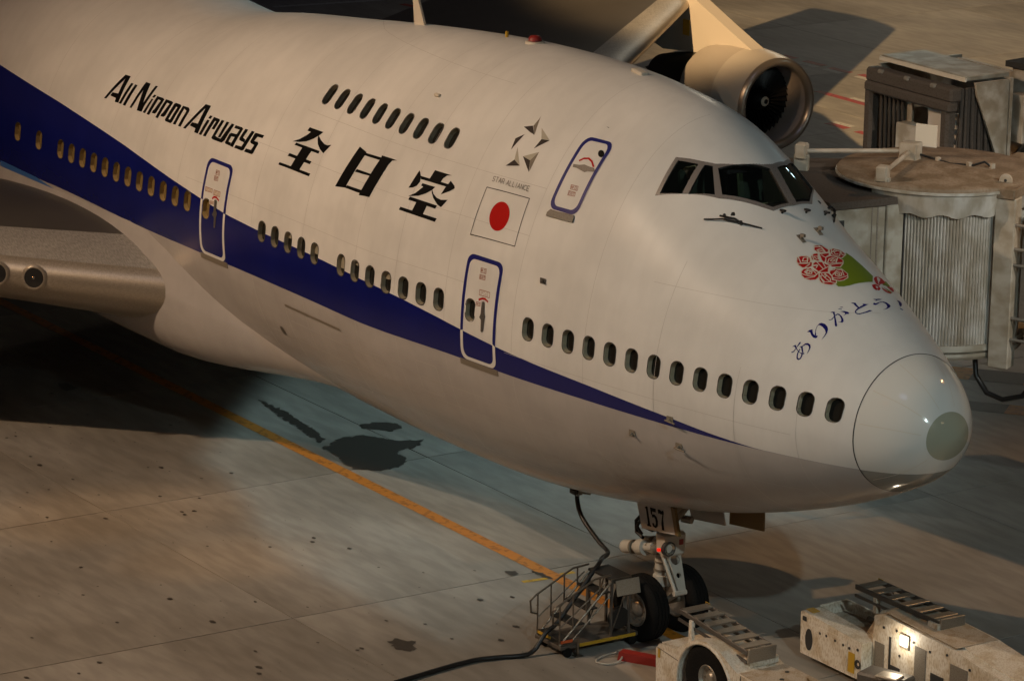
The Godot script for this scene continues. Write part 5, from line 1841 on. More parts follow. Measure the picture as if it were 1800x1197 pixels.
func build_docked_bridge() -> void:
	var c := v3(-8.4, 0, -6.4)
	var t := thing("passenger_bridge", "beige passenger bridge with round cab roof docked at the airliner's far side door", "passenger bridge", c)
	var o := func(x: float, y: float, z: float) -> Vector3: return v3(x, y, z) - c
	var b := Shape.new()
	obj("cab_roof", Shape.new().lathe(Vector3.ZERO, Vector3.UP, [Vector2(7.62, 0.0), Vector2(7.62, 1.83), Vector2(7.66, 1.88), Vector2(7.74, 1.88), Vector2(7.78, 1.83), Vector2(7.86, 0.0)], 64), "bridge_roof", t)
	obj("roof_rim", Shape.new().lathe(Vector3.ZERO, Vector3.UP, [Vector2(7.65, 1.88), Vector2(7.65, 1.905), Vector2(7.70, 1.905), Vector2(7.70, 1.88)], 64), "slat_metal", t)
	# rolling curtain of narrow upright slats
	var slats := Shape.new()
	var a0 := deg_to_rad(66.0)
	var a1 := deg_to_rad(-32.0)
	var n := 48
	for i in n:
		var s0 := lerpf(a0, a1, float(i) / n)
		var s1 := lerpf(a0, a1, (i + 1.0) / n)
		var prof := [[0.0, 1.655], [0.12, 1.685], [0.5, 1.70], [0.88, 1.685], [1.0, 1.655]]
		for k in prof.size() - 1:
			var p0: float = lerpf(s0, s1, prof[k][0])
			var p1: float = lerpf(s0, s1, prof[k + 1][0])
			var q0: Vector3 = v3(cos(p0), 0, sin(p0)) * prof[k][1]
			var q1: Vector3 = v3(cos(p1), 0, sin(p1)) * prof[k + 1][1]
			slats.quad(q0 + v3(0, 4.80, 0), q1 + v3(0, 4.80, 0), q1 + v3(0, 7.4, 0), q0 + v3(0, 7.4, 0), v3(0, 6, 0))
	var sl := obj("slat_curtain", slats, "slat_metal", t)
	sl.set_meta("kind", "stuff")
	obj("curtain_core", Shape.new().lathe(Vector3.ZERO, Vector3.UP, [Vector2(4.7, 0.0), Vector2(4.7, 1.58), Vector2(7.56, 1.58)], 40), "bridge_dark", t)
	var fl := Shape.new()
	for i in 40:
		var p0 := lerpf(deg_to_rad(80), deg_to_rad(-30), i / 40.0)
		var p1 := lerpf(deg_to_rad(80), deg_to_rad(-30), (i + 1) / 40.0)
		var w0 := 7.24 + 0.035 * sin(i * 0.9)
		var w1 := 7.24 + 0.035 * sin((i + 1) * 0.9)
		var q0 := v3(cos(p0), 0, sin(p0)) * 1.80
		var q1 := v3(cos(p1), 0, sin(p1)) * 1.80
		fl.quad(q0 + v3(0, w0, 0), q1 + v3(0, w1, 0), q1 * 1.03 + v3(0, 7.64, 0), q0 * 1.03 + v3(0, 7.64, 0), v3(0, 7, 0))
	obj("rain_skirt", fl, "slat_metal", t)
	var ring := Shape.new().lathe(Vector3.ZERO, Vector3.UP, [Vector2(4.52, 0.0), Vector2(4.52, 1.70), Vector2(4.58, 1.74), Vector2(4.64, 1.74), Vector2(4.64, 1.66), Vector2(4.68, 1.66), Vector2(4.68, 1.74), Vector2(4.80, 1.74), Vector2(4.80, 1.6)], 56, false)
	obj("floor_ring", ring, "bridge_panel", t)
	# the cab, reaching to the aircraft
	var plan := [[-7.79, -3.40], [-7.60, -4.95], [-8.4, -6.0], [-10.4, -6.2], [-11.3, -4.8], [-10.5, -3.85]]
	var pl := []
	var rf := []
	for q in plan:
		pl.append([q[0] + 8.4, q[1] + 6.4])
		rf.append([(q[0] + 9.4) * 1.04 - 9.4 + 8.4, (q[1] + 4.7) * 1.04 - 4.7 + 6.4])
	obj("cab_wall", plan_prism(pl, 4.5, 7.42), "bridge_panel", t)
	obj("canopy_roof", plan_prism(rf, 7.42, 7.56), "hood_cloth", t)
	var wx := v3(0.19, 0, -1.55).normalized()   # along the cab wall, away from the aircraft
	var wn := v3(1.55, 0, 0.19).normalized()
	var wb := Basis(wx, Vector3.UP, wn)
	var at := func(along: float, y: float, out: float) -> Vector3: return o.call(-7.79, 0, -3.40) + wx * along + wn * out + v3(0, y, 0)
	obj("cab_window", Shape.new().box(at.call(0.18, 6.95, 0.0), v3(0.26, 0.5, 0.03), wb), "bridge_dark", t)
	obj("wall_seam", Shape.new().box(at.call(1.02, 6.0, 0.004), v3(0.03, 2.8, 0.012), wb), "grille_grey", t)
	obj("wall_seam", Shape.new().box(at.call(0.9, 6.0, 0.004), v3(0.02, 2.8, 0.01), wb), "grille_grey", t)
	obj("cab_column", Shape.new().box(at.call(1.36, 5.95, 0.02), v3(0.36, 2.95, 0.1), wb, 0.02), "bridge_panel", t)
	obj("column_edge", Shape.new().box(at.call(1.56, 5.95, 0.02), v3(0.03, 2.95, 0.12), wb), "bridge_dark", t)
	var lw := obj("lit_window", Shape.new().box(at.call(0.60, 5.95, 0.012), v3(0.34, 0.55, 0.02), wb), "lit_window", t)
	var lf := Shape.new()
	lf.box(at.call(0.79, 5.95, 0.02), v3(0.05, 0.65, 0.05), wb)
	lf.box(at.call(0.41, 5.95, 0.02), v3(0.05, 0.65, 0.05), wb)
	lf.box(at.call(0.6, 6.25, 0.02), v3(0.43, 0.05, 0.05), wb)
	lf.box(at.call(0.6, 5.65, 0.02), v3(0.43, 0.05, 0.05), wb)
	obj("window_frame", lf, "sky_blue_paint", lw)
	# roof gear: bracket, two stay rods, plate, cable
	var hub: Vector3 = o.call(-9.05, 7.98, -6.25)
	obj("stay_bracket", Shape.new().box(hub, v3(0.36, 0.34, 0.3), Basis(Vector3.UP, 0.5), 0.02), "bridge_beige", t)
	for e in [[-10.25, 7.92, -4.62], [-7.95, 7.92, -4.72]]:
		var q: Vector3 = o.call(e[0], e[1], e[2])
		obj("stay_rod", Shape.new().rod(hub, q, 0.045, -1, 12), "bridge_beige", t)
		obj("rod_end", Shape.new().box(q, v3(0.22, 0.3, 0.24), Basis(Vector3.UP, 0.6), 0.03), "bridge_beige", t)
		obj("rod_foot", Shape.new().box(q - v3(0, 0.26, 0), v3(0.28, 0.4, 0.14), Basis(Vector3.UP, 0.6), 0.02), "bridge_panel", t)
	obj("roof_plate", Shape.new().box(hub + v3(0.02, 0.26, -0.35), v3(0.42, 0.42, 0.03), Basis(Vector3.UP, 0.55)), "cream_print", t)
	obj("roof_cable", Shape.new().tube([hub + v3(0.1, -0.05, -0.1), hub + v3(0.35, -0.12, -0.3), hub + v3(0.75, -0.14, -0.35), hub + v3(1.1, -0.13, -0.6), hub + v3(1.25, -0.05, -0.75), hub + v3(1.35, -0.15, -0.85)], 0.022), "black_cable", t)
	for e in [[0.45, -0.3], [1.05, -0.55], [1.35, -0.85]]:
		obj("cable_clip", Shape.new().box(hub + v3(e[0], -0.12, e[1]), v3(0.08, 0.1, 0.08)), "bridge_beige", t)
	# flat side of the roof with the tunnel behind it
	var dx := v3(0.88, 0, -0.475).normalized()
	var dz := v3(0.475, 0, 0.88).normalized()
	var tb := Basis(dx, Vector3.UP, dz)
	obj("roof_flat", Shape.new().box(dx * 1.3 + v3(0, 7.66, 0) - dz * 0.6, v3(1.2, 0.2, 3.2), tb, 0.02), "bridge_roof", t)
	obj("end_pillar", Shape.new().box(dx * 1.72 + dz * 0.80 + v3(0, 5.98, 0), v3(0.40, 3.2, 0.34), tb, 0.02), "bridge_beige", t)
	obj("end_pillar", Shape.new().box(dx * 1.55 - dz * 1.5 + v3(0, 5.98, 0), v3(0.40, 3.2, 0.30), tb, 0.02), "bridge_beige", t)
	for e in [0.55, -1.7]:
		var lug := Shape.new()
		var lp := PackedVector2Array([Vector2(-0.12, 0), Vector2(0.12, 0), Vector2(0.12, 0.1)])
		for k in 9:
			lp.append(Vector2(0.12 * cos(PI * k / 8), 0.12 + 0.12 * sin(PI * k / 8)))
		lp.append(Vector2(-0.12, 0.1))
		lug.prism(lp, -0.03, 0.03, Transform3D(tb, dx * 1.55 + dz * e + v3(0, 7.7, 0)))
		var lg := obj("lifting_lug", lug, "bridge_beige", t)
		obj("lug_hole", Shape.new().lathe(dx * 1.55 + dz * (e + 0.031) + v3(0, 7.82, 0), dz, [Vector2(0.0, 0.03), Vector2(0.004, 0.0)], 14), "bridge_dark", lg)
	var tun := Shape.new().box(dx * 12.2 + v3(0, 6.05, 0) - dz * 0.3, v3(19.6, 2.7, 2.5), tb)
	obj("tunnel", tun, "bridge_beige", t)
	for y in [4.95, 5.35, 6.35, 6.65, 7.1]:
		obj("guide_rail", Shape.new().rod(dx * 1.8 + dz * 0.9 + v3(0, y, 0), dx * 2.4 + dz * 0.98 + v3(0, y, 0), 0.03), "grille_grey", t)
	for k in 5:
		obj("tunnel_rib", Shape.new().box(dx * (2.55 + 2.4 * k) + dz * 0.99 + v3(0, 6.05, 0), v3(0.22, 2.9, 0.14), tb, 0.01), "bridge_beige", t)
	obj("safety_sign", Shape.new().box(dx * 2.62 + dz * 1.07 + v3(0, 5.55, 0), v3(0.12, 0.5, 0.02), tb), "cream_print", t)
	for k in [21.0]:
		var leg := Shape.new()
		leg.box(dx * k + dz * 1.1 + v3(0, 3.4, 0), v3(0.4, 6.0, 0.4), tb, 0.02)
		leg.box(dx * k - dz * 1.7 + v3(0, 3.4, 0), v3(0.4, 6.0, 0.4), tb, 0.02)
		leg.box(dx * k - dz * 0.3 + v3(0, 0.75, 0), v3(0.7, 0.5, 3.6), tb, 0.03)
		obj("drive_leg", leg, "bridge_beige", t)
		for e in [1.0, -1.6]:
			build_wheel(dx * k + dz * e + v3(0, 0.5, 0), dz, 0.5, 0.35, t, "wheel")
	obj("hanging_cable", Shape.new().tube([dx * 1.15 + dz * 0.62 + v3(0, 4.4, 0), dx * 1.2 + dz * 0.66 + v3(0, 4.1, 0), dx * 1.45 + dz * 0.72 + v3(0, 3.82, 0), dx * 1.8 + dz * 0.8 + v3(0, 3.76, 0), dx * 2.2 + dz * 0.85 + v3(0, 3.9, 0), dx * 2.5 + dz * 0.9 + v3(0, 4.3, 0), dx * 2.6 + dz * 0.9 + v3(0, 4.7, 0)], 0.05, 10), "black_cable", t)


func build_far_bridge() -> void:
	var c := v3(-14.7, 0, -12.2)
	var t := thing("passenger_bridge", "passenger bridge with dark bellows hood standing open behind the round-roofed bridge", "passenger bridge", c)
	var o := func(x: float, y: float, z: float) -> Vector3: return v3(x, y, z) - c
	obj("hood_roof", Shape.new().box(o.call(-14.6, 8.18, -11.62), v3(2.75, 0.10, 1.15), Basis.IDENTITY, 0.015), "bridge_panel", t)
	obj("roof_lip", Shape.new().box(o.call(-14.6, 8.16, -11.03), v3(2.77, 0.08, 0.04)), "cream_print", t)
	# padded header and posts of the closure
	var hd := Shape.new()
	hd.box(o.call(-14.6, 7.86, -10.82), v3(2.8, 0.30, 0.34), Basis.IDENTITY, 0.05)
	hd.box(o.call(-14.6, 7.62, -10.74), v3(2.8, 0.22, 0.26), Basis.IDENTITY, 0.05)
	obj("hood_header", hd, "hood_cloth", t)
	for x in [-15.5, -14.65, -13.8]:
		obj("strap_buckle", Shape.new().box(o.call(x, 7.98, -10.68), v3(0.16, 0.10, 0.12), Basis.IDENTITY, 0.03), "grille_grey", t)
	for x in [-15.9, -13.42]:
		obj("hood_post", Shape.new().box(o.call(x, 6.3, -10.78), v3(0.26, 2.7, 0.26), Basis.IDENTITY, 0.06), "hood_cloth", t)
	# hanging folds of the bellows, each its own pleat
	var rng := RandomNumberGenerator.new()
	rng.seed = 4
	for k in 11:
		var x := -15.72 + k * 0.07
		obj("bellows_fold", Shape.new().rod(o.call(x, 7.55, -10.9 - 0.05 * (k % 2)), o.call(x + 0.02 * k * 0.5, 4.9, -10.95 - 0.05 * (k % 2)), 0.03 + 0.012 * rng.randf(), 0.045, 8), "bellows_cloth" if k % 3 else "hood_cloth", t)
	for k in 12:
		var z := -10.95 - k * 0.085
		obj("bellows_fold", Shape.new().rod(o.call(-13.22 + 0.03 * (k % 2), 8.0, z), o.call(-13.22 + 0.03 * (k % 2), 4.9, z - 0.02 * k), 0.035 + 0.012 * rng.randf(), 0.045, 8), "hood_cloth" if k % 2 else "bellows_cloth", t)
	for k in 10:
		obj("bellows_rib", Shape.new().box(o.call(-13.62, 7.3 - k * 0.2, -10.92), v3(0.2, 0.09, 0.1), Basis(Vector3.BACK, 0.1), 0.02), "hood_cloth", t)
	# inside: threshold wall, folding door, control box
	obj("back_wall", Shape.new().box(o.call(-14.5, 6.3, -13.1), v3(3.0, 3.4, 0.1)), "bridge_beige", t)
	obj("door_leaf", Shape.new().box(o.call(-13.92, 6.15, -11.08), v3(0.84, 2.5, 0.06), Basis(Vector3.UP, 0.1), 0.01), "panel_white", t)
	obj("side_panel", Shape.new().box(o.call(-14.98, 6.3, -11.0), v3(0.40, 2.7, 0.06), Basis(Vector3.UP, -0.1), 0.01), "bridge_beige", t)
	obj("control_cabinet", Shape.new().box(o.call(-14.62, 5.98, -10.86), v3(0.66, 2.1, 0.34), Basis(Vector3.UP, 0.12), 0.02), "bridge_beige", t)
	obj("inner_wall", Shape.new().box(o.call(-15.97, 6.4, -12.1), v3(0.06, 3.3, 2.2)), "bridge_beige", t)
	obj("cab_floor", Shape.new().box(o.call(-14.6, 4.8, -12.2), v3(3.1, 0.2, 2.9)), "bridge_panel", t)
	obj("side_wall", Shape.new().prism(PackedVector2Array([Vector2(0, 8.12), Vector2(0.9, 8.12), Vector2(0.9, 4.9), Vector2(0.72, 4.9), Vector2(0.72, 6.35), Vector2(0.06, 7.85)]), 0.0, 0.06, Transform3D(Basis(v3(0, 0, -1), v3(0, 1, 0), v3(1, 0, 0)), o.call(-13.1, 0, -11.15))), "bridge_beige", t)
	obj("wall_edge", Shape.new().box(o.call(-13.04, 6.5, -12.07), v3(0.08, 3.3, 0.08)), "bridge_beige", t)
	obj("junction_box", Shape.new().box(o.call(-12.95, 7.3, -12.5), v3(0.4, 1.0, 0.6), Basis.IDENTITY, 0.02), "bridge_beige", t)
	# equipment housing and tunnel behind
	obj("housing", Shape.new().box(o.call(-12.2, 7.55, -13.9), v3(3.6, 1.25, 1.7), Basis(Vector3.UP, 0.15), 0.02), "bridge_beige", t)
	obj("housing_roof", Shape.new().box(o.call(-12.2, 8.24, -13.9), v3(3.8, 0.12, 1.9), Basis(Vector3.UP, 0.15)), "dark_roof", t)
	obj("tunnel", Shape.new().box(o.call(-5.6, 6.1, -15.2), v3(12.5, 2.6, 2.3), Basis(Vector3.UP, 0.1)), "bridge_beige", t)
	obj("duct", Shape.new().rod(o.call(-12.6, 5.0, -12.5), o.call(-12.6, 7.1, -12.5), 0.14, -1, 14), "slat_metal", t)
	obj("cable_bundle", Shape.new().tube([o.call(-13.0, 6.5, -12.3), o.call(-12.7, 6.85, -12.35), o.call(-12.4, 7.0, -12.5), o.call(-11.9, 7.2, -12.8), o.call(-11.2, 7.3, -13.0)], 0.09, 10), "black_cable", t)
	var hr := Shape.new()
	for e in [[-11.35, -12.0], [-10.6, -12.3], [-9.8, -12.6]]:
		hr.rod(o.call(e[0], 4.6, e[1]), o.call(e[0], 6.9, e[1]), 0.045)
	hr.tube([o.call(-11.35, 6.75, -12.0), o.call(-11.1, 7.15, -12.1), o.call(-10.6, 7.25, -12.3), o.call(-9.8, 7.25, -12.6)], 0.045)
	hr.rod(o.call(-11.35, 6.1, -12.0), o.call(-9.8, 6.1, -12.6), 0.035)
	hr.rod(o.call(-11.35, 5.5, -12.0), o.call(-9.8, 5.5, -12.6), 0.035)
	obj("handrail", hr, "cream_print", t)
	obj("service_stair", Shape.new().box(o.call(-10.6, 4.5, -12.5), v3(1.8, 0.12, 0.9)), "bridge_panel", t)
	for x in [-1.5]:
		obj("support_leg", Shape.new().box(o.call(x, 2.4, -15.6), v3(0.5, 4.8, 1.6)), "bridge_beige", t)


# ---------------------------------------------------------------- vehicles and equipment by the nose wheel
func plate(called: String, at: Vector3, size: Vector3, m: String, parent: Node, cut := 0.0, turn := Basis.IDENTITY) -> MeshInstance3D:
	return obj(called, Shape.new().box(at, size, turn, cut), m, parent)


func ladder(called: String, a: Vector3, b: Vector3, across: Vector3, steps: int, parent: Node) -> void:
	var d := (b - a).normalized()
	var up := across.normalized().cross(d)
	if up.y < 0.0:
		up = -up
	var bs := Basis(d, up, across.normalized())
	if bs.determinant() < 0.0:
		bs = Basis(d, up, -across.normalized())
	var root := obj(called, Shape.new().box((a + b) / 2 - across / 2, v3((b - a).length(), 0.09, 0.035), bs, 0.008), "dull_metal", parent)
	obj("rail", Shape.new().box((a + b) / 2 + across / 2, v3((b - a).length(), 0.09, 0.035), bs, 0.008), "dull_metal", root)
	obj("lower_rail", Shape.new().box((a + b) / 2 - across / 2 - up * 0.16, v3((b - a).length(), 0.05, 0.03), bs), "dull_metal", root)
	obj("lower_rail", Shape.new().box((a + b) / 2 + across / 2 - up * 0.16, v3((b - a).length(), 0.05, 0.03), bs), "dull_metal", root)
	for k in steps:
		var p: Vector3 = a.lerp(b, (k + 0.35) / steps)
		obj("step", Shape.new().box(p + up * 0.03, v3((b - a).length() / steps * 0.62, 0.035, across.length()), bs.rotated(across.normalized(), 0.10), 0.006), "ladder_metal", root)
	for k in 4:
		var p: Vector3 = a.lerp(b, (k + 0.5) / 4)
		obj("brace", Shape.new().rod(p - across / 2, p + d * 0.2 - across / 2 - up * 0.16, 0.012), "ladder_metal", root)
	obj("end_plate", Shape.new().box(b + d * 0.03 - up * 0.04, v3(0.05, 0.26, across.length() + 0.02), bs, 0.01), "ladder_metal", root)
	obj("end_marker", Shape.new().box(a - across / 2 + d * 0.02 - across.normalized() * 0.02, v3(0.12, 0.10, 0.012), bs), "hazard_yellow", root)


func build_tug() -> void:
	var c := v3(-2.0, 0, -0.07)
	var t := thing("aircraft_tug", "white towbarless aircraft tug with two loading arms beside the nose wheels", "tug", c)
	var o := func(x: float, y: float, z: float) -> Vector3: return v3(x, y, z) - c
	# near arm with its wheel arch
	var arm := PackedVector2Array([Vector2(-5.28, 0.16), Vector2(-5.30, 0.80), Vector2(-5.22, 0.90), Vector2(-4.72, 0.96), Vector2(-4.48, 1.12), Vector2(-4.2, 1.28), Vector2(-3.84, 1.35), Vector2(-3.48, 1.29), Vector2(-3.15, 1.14), Vector2(-2.95, 1.06), Vector2(-1.6, 1.02), Vector2(3.0, 1.02), Vector2(3.0, 0.16), Vector2(-3.14, 0.16)])
	for k in 15:
		var a := lerpf(-0.4, PI + 0.4, k / 14.0)
		arm.append(Vector2(-3.86 + 0.78 * cos(a), 0.5 + 0.78 * sin(a)))
	arm.append(Vector2(-4.58, 0.16))
	obj("near_arm", Shape.new().prism(arm, 1.35, 1.97, Transform3D(Basis.IDENTITY, -c)), "tug_white", t)
	obj("arm_core", Shape.new().prism(PackedVector2Array([Vector2(-5.27, 0.16), Vector2(-5.28, 0.85), Vector2(-4.72, 0.94), Vector2(-4.2, 1.2), Vector2(-3.5, 1.2), Vector2(-3.0, 1.04), Vector2(3.0, 1.0), Vector2(3.0, 0.16)]), 0.95, 1.35, Transform3D(Basis.IDENTITY, -c)), "tug_white", t)
	var lip := Shape.new()
	var pts := []
	for k in 21:
		var a := lerpf(-0.3, PI + 0.3, k / 20.0)
		pts.append(o.call(-3.86 + 0.79 * cos(a), 0.5 + 0.79 * sin(a), 1.975))
	lip.tube(pts, 0.028, 6)
	obj("arch_lip", lip, "tug_white", t)
	obj("arm_deck", plan_prism([[-2.95 + 2, 1.93 + 0.07], [-2.95 + 2, 0.98 + 0.07], [5, 1.05], [5, 2.0]], 1.035, 1.066), "tug_top", t)
	obj("end_deck", Shape.new().box(o.call(-4.98, 0.945, 1.46), v3(0.46, 0.012, 0.9), Basis(Vector3.BACK, 0.11)), "tug_white", t)
	build_wheel(o.call(-3.86, 0.66, 1.74), v3(0, 0, 1), 0.66, 0.44, t, "wheel", "ladder_metal", 0.40)
	for e in [[-2.6, 1.2], [-2.35, 1.5], [-1.9, 1.25], [-1.75, 1.7], [-1.2, 1.3], [-0.6, 1.6]]:
		obj("deck_bolt", Shape.new().rod(o.call(e[0], 1.06, e[1]), o.call(e[0], 1.074, e[1]), 0.04), "bridge_dark", t)
	obj("panel_gap", Shape.new().box(o.call(-2.86, 0.6, 1.973), v3(0.014, 0.9, 0.006)), "bridge_dark", t)
	obj("panel_gap", Shape.new().box(o.call(-4.95, 0.80, 1.973), v3(0.6, 0.012, 0.006), Basis(Vector3.BACK, -0.1)), "grille_grey", t)
	obj("reflector", Shape.new().box(o.call(-5.20, 0.74, 1.975), v3(0.05, 0.16, 0.01)), "hazard_yellow", t)
	obj("ladder_post", Shape.new().box(o.call(-4.62, 1.18, 1.72), v3(0.10, 0.56, 0.07), Basis.IDENTITY, 0.01), "tug_white", t)
	obj("ladder_foot", Shape.new().box(o.call(-3.12, 1.15, 1.36), v3(0.22, 0.14, 0.60), Basis.IDENTITY, 0.015), "tug_white", t)
	ladder("ladder", o.call(-5.02, 1.52, 1.42), o.call(-3.05, 1.34, 1.42), v3(0, 0, 0.56), 6, t)
	var rop := []
	for k in 12:
		rop.append(o.call(-2.1 + 0.32 * k * 0.4, 1.09 + 0.02 * sin(k * 1.3), 1.15 + 0.12 * sin(k * 0.7)))
	obj("strap", Shape.new().tube(rop, 0.02, 6), "gear_primer", t)
	# far arm: low tray, then the raised body with a sloped end
	obj("far_arm", Shape.new().prism(PackedVector2Array([Vector2(-5.34, 0.14), Vector2(-5.36, 0.90), Vector2(-5.30, 0.93), Vector2(-4.2, 0.86), Vector2(-3.62, 0.82), Vector2(-3.62, 0.14)]), -1.62, -1.2, Transform3D(Basis.IDENTITY, -c)), "tug_white", t)
	obj("arm_tray", Shape.new().box(o.call(-4.5, 0.45, -1.92), v3(1.7, 0.62, 0.6)), "tug_top", t)
	obj("tray_edge", Shape.new().box(o.call(-4.72, 0.60, -2.20), v3(1.3, 0.72, 0.05), Basis.IDENTITY, 0.01), "tug_white", t)
	obj("tray_end", Shape.new().box(o.call(-5.32, 0.60, -1.9), v3(0.05, 0.72, 0.6), Basis.IDENTITY, 0.01), "tug_white", t)
	obj("tray_gear", Shape.new().rod(o.call(-4.5, 0.86, -2.05), o.call(-4.0, 0.88, -1.95), 0.06).box(o.call(-4.15, 0.90, -1.98), v3(0.22, 0.14, 0.12), Basis.IDENTITY, 0.03), "gear_grime", t)
	var body := PackedVector2Array([Vector2(-4.05, 0.80), Vector2(-3.62, 1.36), Vector2(-3.35, 1.44), Vector2(-1.4, 1.36), Vector2(-0.7, 1.26), Vector2(3.0, 0.98), Vector2(3.0, 0.14), Vector2(-4.05, 0.14)])
	obj("body", Shape.new().prism(body, -2.38, -1.62, Transform3D(Basis.IDENTITY, -c)), "tug_white", t)
	var inner := PackedVector2Array([Vector2(-3.60, 0.82), Vector2(-3.58, 1.32), Vector2(-3.35, 1.40), Vector2(-1.4, 1.33), Vector2(-0.7, 1.23), Vector2(3.0, 0.95), Vector2(3.0, 0.14), Vector2(-3.60, 0.14)])
	obj("body_side", Shape.new().prism(inner, -1.62, -1.42, Transform3D(Basis.IDENTITY, -c)), "tug_white", t)
	obj("body_top", Shape.new().prism(PackedVector2Array([Vector2(-3.33, 1.443), Vector2(-1.4, 1.363), Vector2(-1.4, 1.372), Vector2(-3.33, 1.452)]), -2.34, -1.45, Transform3D(Basis.IDENTITY, -c)), "tug_top", t)
	obj("sloped_panel", Shape.new().box(o.call(-3.845, 1.10, -1.95), v3(0.58, 0.012, 0.60), Basis(Vector3.BACK, 0.915)), "tug_white", t)
	for e in [[-3.92, 1.02, -1.8], [-3.72, 1.28, -1.8], [-3.92, 1.02, -2.1], [-3.72, 1.28, -2.1]]:
		obj("panel_bolt", Shape.new().rod(o.call(e[0], e[1], e[2]), o.call(e[0] - 0.02, e[1] + 0.015, e[2]), 0.028), "bridge_dark", t)
	# inner face of the low arm: vent hole, hatch, notices
	var face := -1.196
	var oval := PackedVector2Array()
	for k in 20:
		oval.append(Vector2(0.10 * cos(TAU * k / 20), 0.20 * sin(TAU * k / 20)))
	obj("vent_hole", Shape.new().prism(oval, 0.0, 0.006, Transform3D(Basis.IDENTITY, o.call(-5.10, 0.45, face))), "bridge_dark", t)
	obj("hatch", Shape.new().box(o.call(-4.42, 0.48, face), v3(0.82, 0.56, 0.014), Basis.IDENTITY, 0.004), "tug_white", t)
	for e in [[-4.78, 0.66], [-4.6, 0.67], [-4.35, 0.66], [-4.12, 0.65], [-3.95, 0.64], [-3.72, 0.68]]:
		obj("panel_bolt", Shape.new().rod(o.call(e[0], e[1], face + 0.004), o.call(e[0], e[1], face + 0.014), 0.026), "bridge_dark", t)
	obj("warning_plate", Shape.new().box(o.call(-3.88, 0.40, face + 0.006), v3(0.17, 0.36, 0.012)), "hazard_yellow", t)
	obj("round_port", Shape.new().lathe(o.call(-3.70, 0.42, face), v3(0, 0, 1), [Vector2(0.012, 0.085), Vector2(0.012, 0.06), Vector2(-0.02, 0.0)], 18), "bridge_dark", t)
	obj("number_plate", Shape.new().box(o.call(-5.24, 0.80, face + 0.004), v3(0.10, 0.08, 0.01)), "bridge_dark", t)
	obj("corner_mark", Shape.new().box(o.call(-5.22, 0.931, -1.36), v3(0.2, 0.012, 0.16), Basis(Vector3.BACK, -0.05)), "hazard_yellow", t)
	# inner side of the raised body: grilles, slots, lamp
	var fz := -1.415
	plate("grille", o.call(-3.40, 0.62, fz), v3(0.26, 0.5, 0.014), "grille_grey", t)
	plate("slot", o.call(-3.12, 0.70, fz), v3(0.055, 0.72, 0.014), "bridge_dark", t, 0.02)
	plate("slot", o.call(-2.98, 0.52, fz), v3(0.30, 0.10, 0.014), "bridge_dark", t, 0.03)
	plate("grille", o.call(-2.30, 0.72, fz), v3(0.30, 0.78, 0.014), "grille_grey", t, 0.004)
	plate("opening", o.call(-1.84, 0.50, fz), v3(0.34, 0.52, 0.014), "bridge_dark", t)
	plate("grille", o.call(-1.28, 0.72, fz), v3(0.46, 0.72, 0.014), "grille_grey", t, 0.004)
	plate("grille", o.call(-0.72, 0.50, fz), v3(0.2, 0.6, 0.014), "grille_grey", t, 0.004)
	plate("grille", o.call(-0.42, 0.46, fz), v3(0.2, 0.6, 0.014), "grille_grey", t, 0.004)
	for e in [[-3.3, 1.18], [-2.95, 1.22], [-2.85, 0.8], [-2.5, 1.15], [-2.05, 1.12], [-1.6, 1.2], [-1.0, 1.12], [-0.95, 0.6]]:
		obj("panel_bolt", Shape.new().rod(o.call(e[0], e[1], fz), o.call(e[0], e[1], fz + 0.012), 0.024), "bridge_dark", t)
	var hole := obj("lamp_housing", Shape.new().box(o.call(-2.72, 1.10, fz), v3(0.26, 0.26, 0.05), Basis.IDENTITY, 0.02), "ladder_metal", t)
	obj("lamp_face", Shape.new().box(o.call(-2.72, 1.11, fz + 0.03), v3(0.19, 0.18, 0.02), Basis.IDENTITY, 0.004), "work_lamp", hole)
	var lamp := OmniLight3D.new()
	lamp.name = "work_lamp_light"
	lamp.position = o.call(-2.72, 1.11, fz + 0.16)
	lamp.light_color = lin(1.0, 0.88, 0.68)
	lamp.light_energy = 0.22
	lamp.light_size = 0.09
	lamp.omni_range = 20.0
	lamp.omni_attenuation = 2.0
	lamp.shadow_enabled = true
	t.add_child(lamp)
	obj("ladder_post", Shape.new().box(o.call(-4.0, 1.34, -1.80), v3(0.10, 0.34, 0.10), Basis.IDENTITY, 0.01), "tug_white", t)
	obj("ladder_foot", Shape.new().box(o.call(-2.35, 1.44, -2.0), v3(0.28, 0.12, 0.62), Basis.IDENTITY, 0.015), "tug_white", t)
	ladder("ladder", o.call(-4.55, 1.50, -2.02), o.call(-2.25, 1.50, -2.02), v3(0, 0, 0.52), 6, t)
	# front of the tug, and the clamp between the arms
	obj("front_body", Shape.new().box(o.call(2.2, 0.58, -0.2), v3(2.4, 0.88, 2.5), Basis.IDENTITY, 0.05), "tug_white", t)
	for e in [[-2.5, 0.42, -0.85, 0.9, 0.55, 0.5], [-1.9, 0.40, -0.55, 0.9, 0.42, 0.6], [-1.3, 0.42, -0.1, 1.2, 0.5, 0.8]]:
		obj("clamp_block", Shape.new().box(o.call(e[0], e[1], e[2]), v3(e[3], e[4], e[5]), Basis(Vector3.UP, 0.35), 0.04), "steel_grey", t)
	obj("clamp_cap", Shape.new().box(o.call(-2.25, 0.74, -0.72), v3(0.42, 0.06, 0.3), Basis(Vector3.UP, 0.35), 0.02), "ladder_metal", t)
	obj("clamp_cap", Shape.new().box(o.call(-1.75, 0.70, -0.45), v3(0.36, 0.08, 0.3), Basis(Vector3.UP, 0.35), 0.02), "ladder_metal", t)
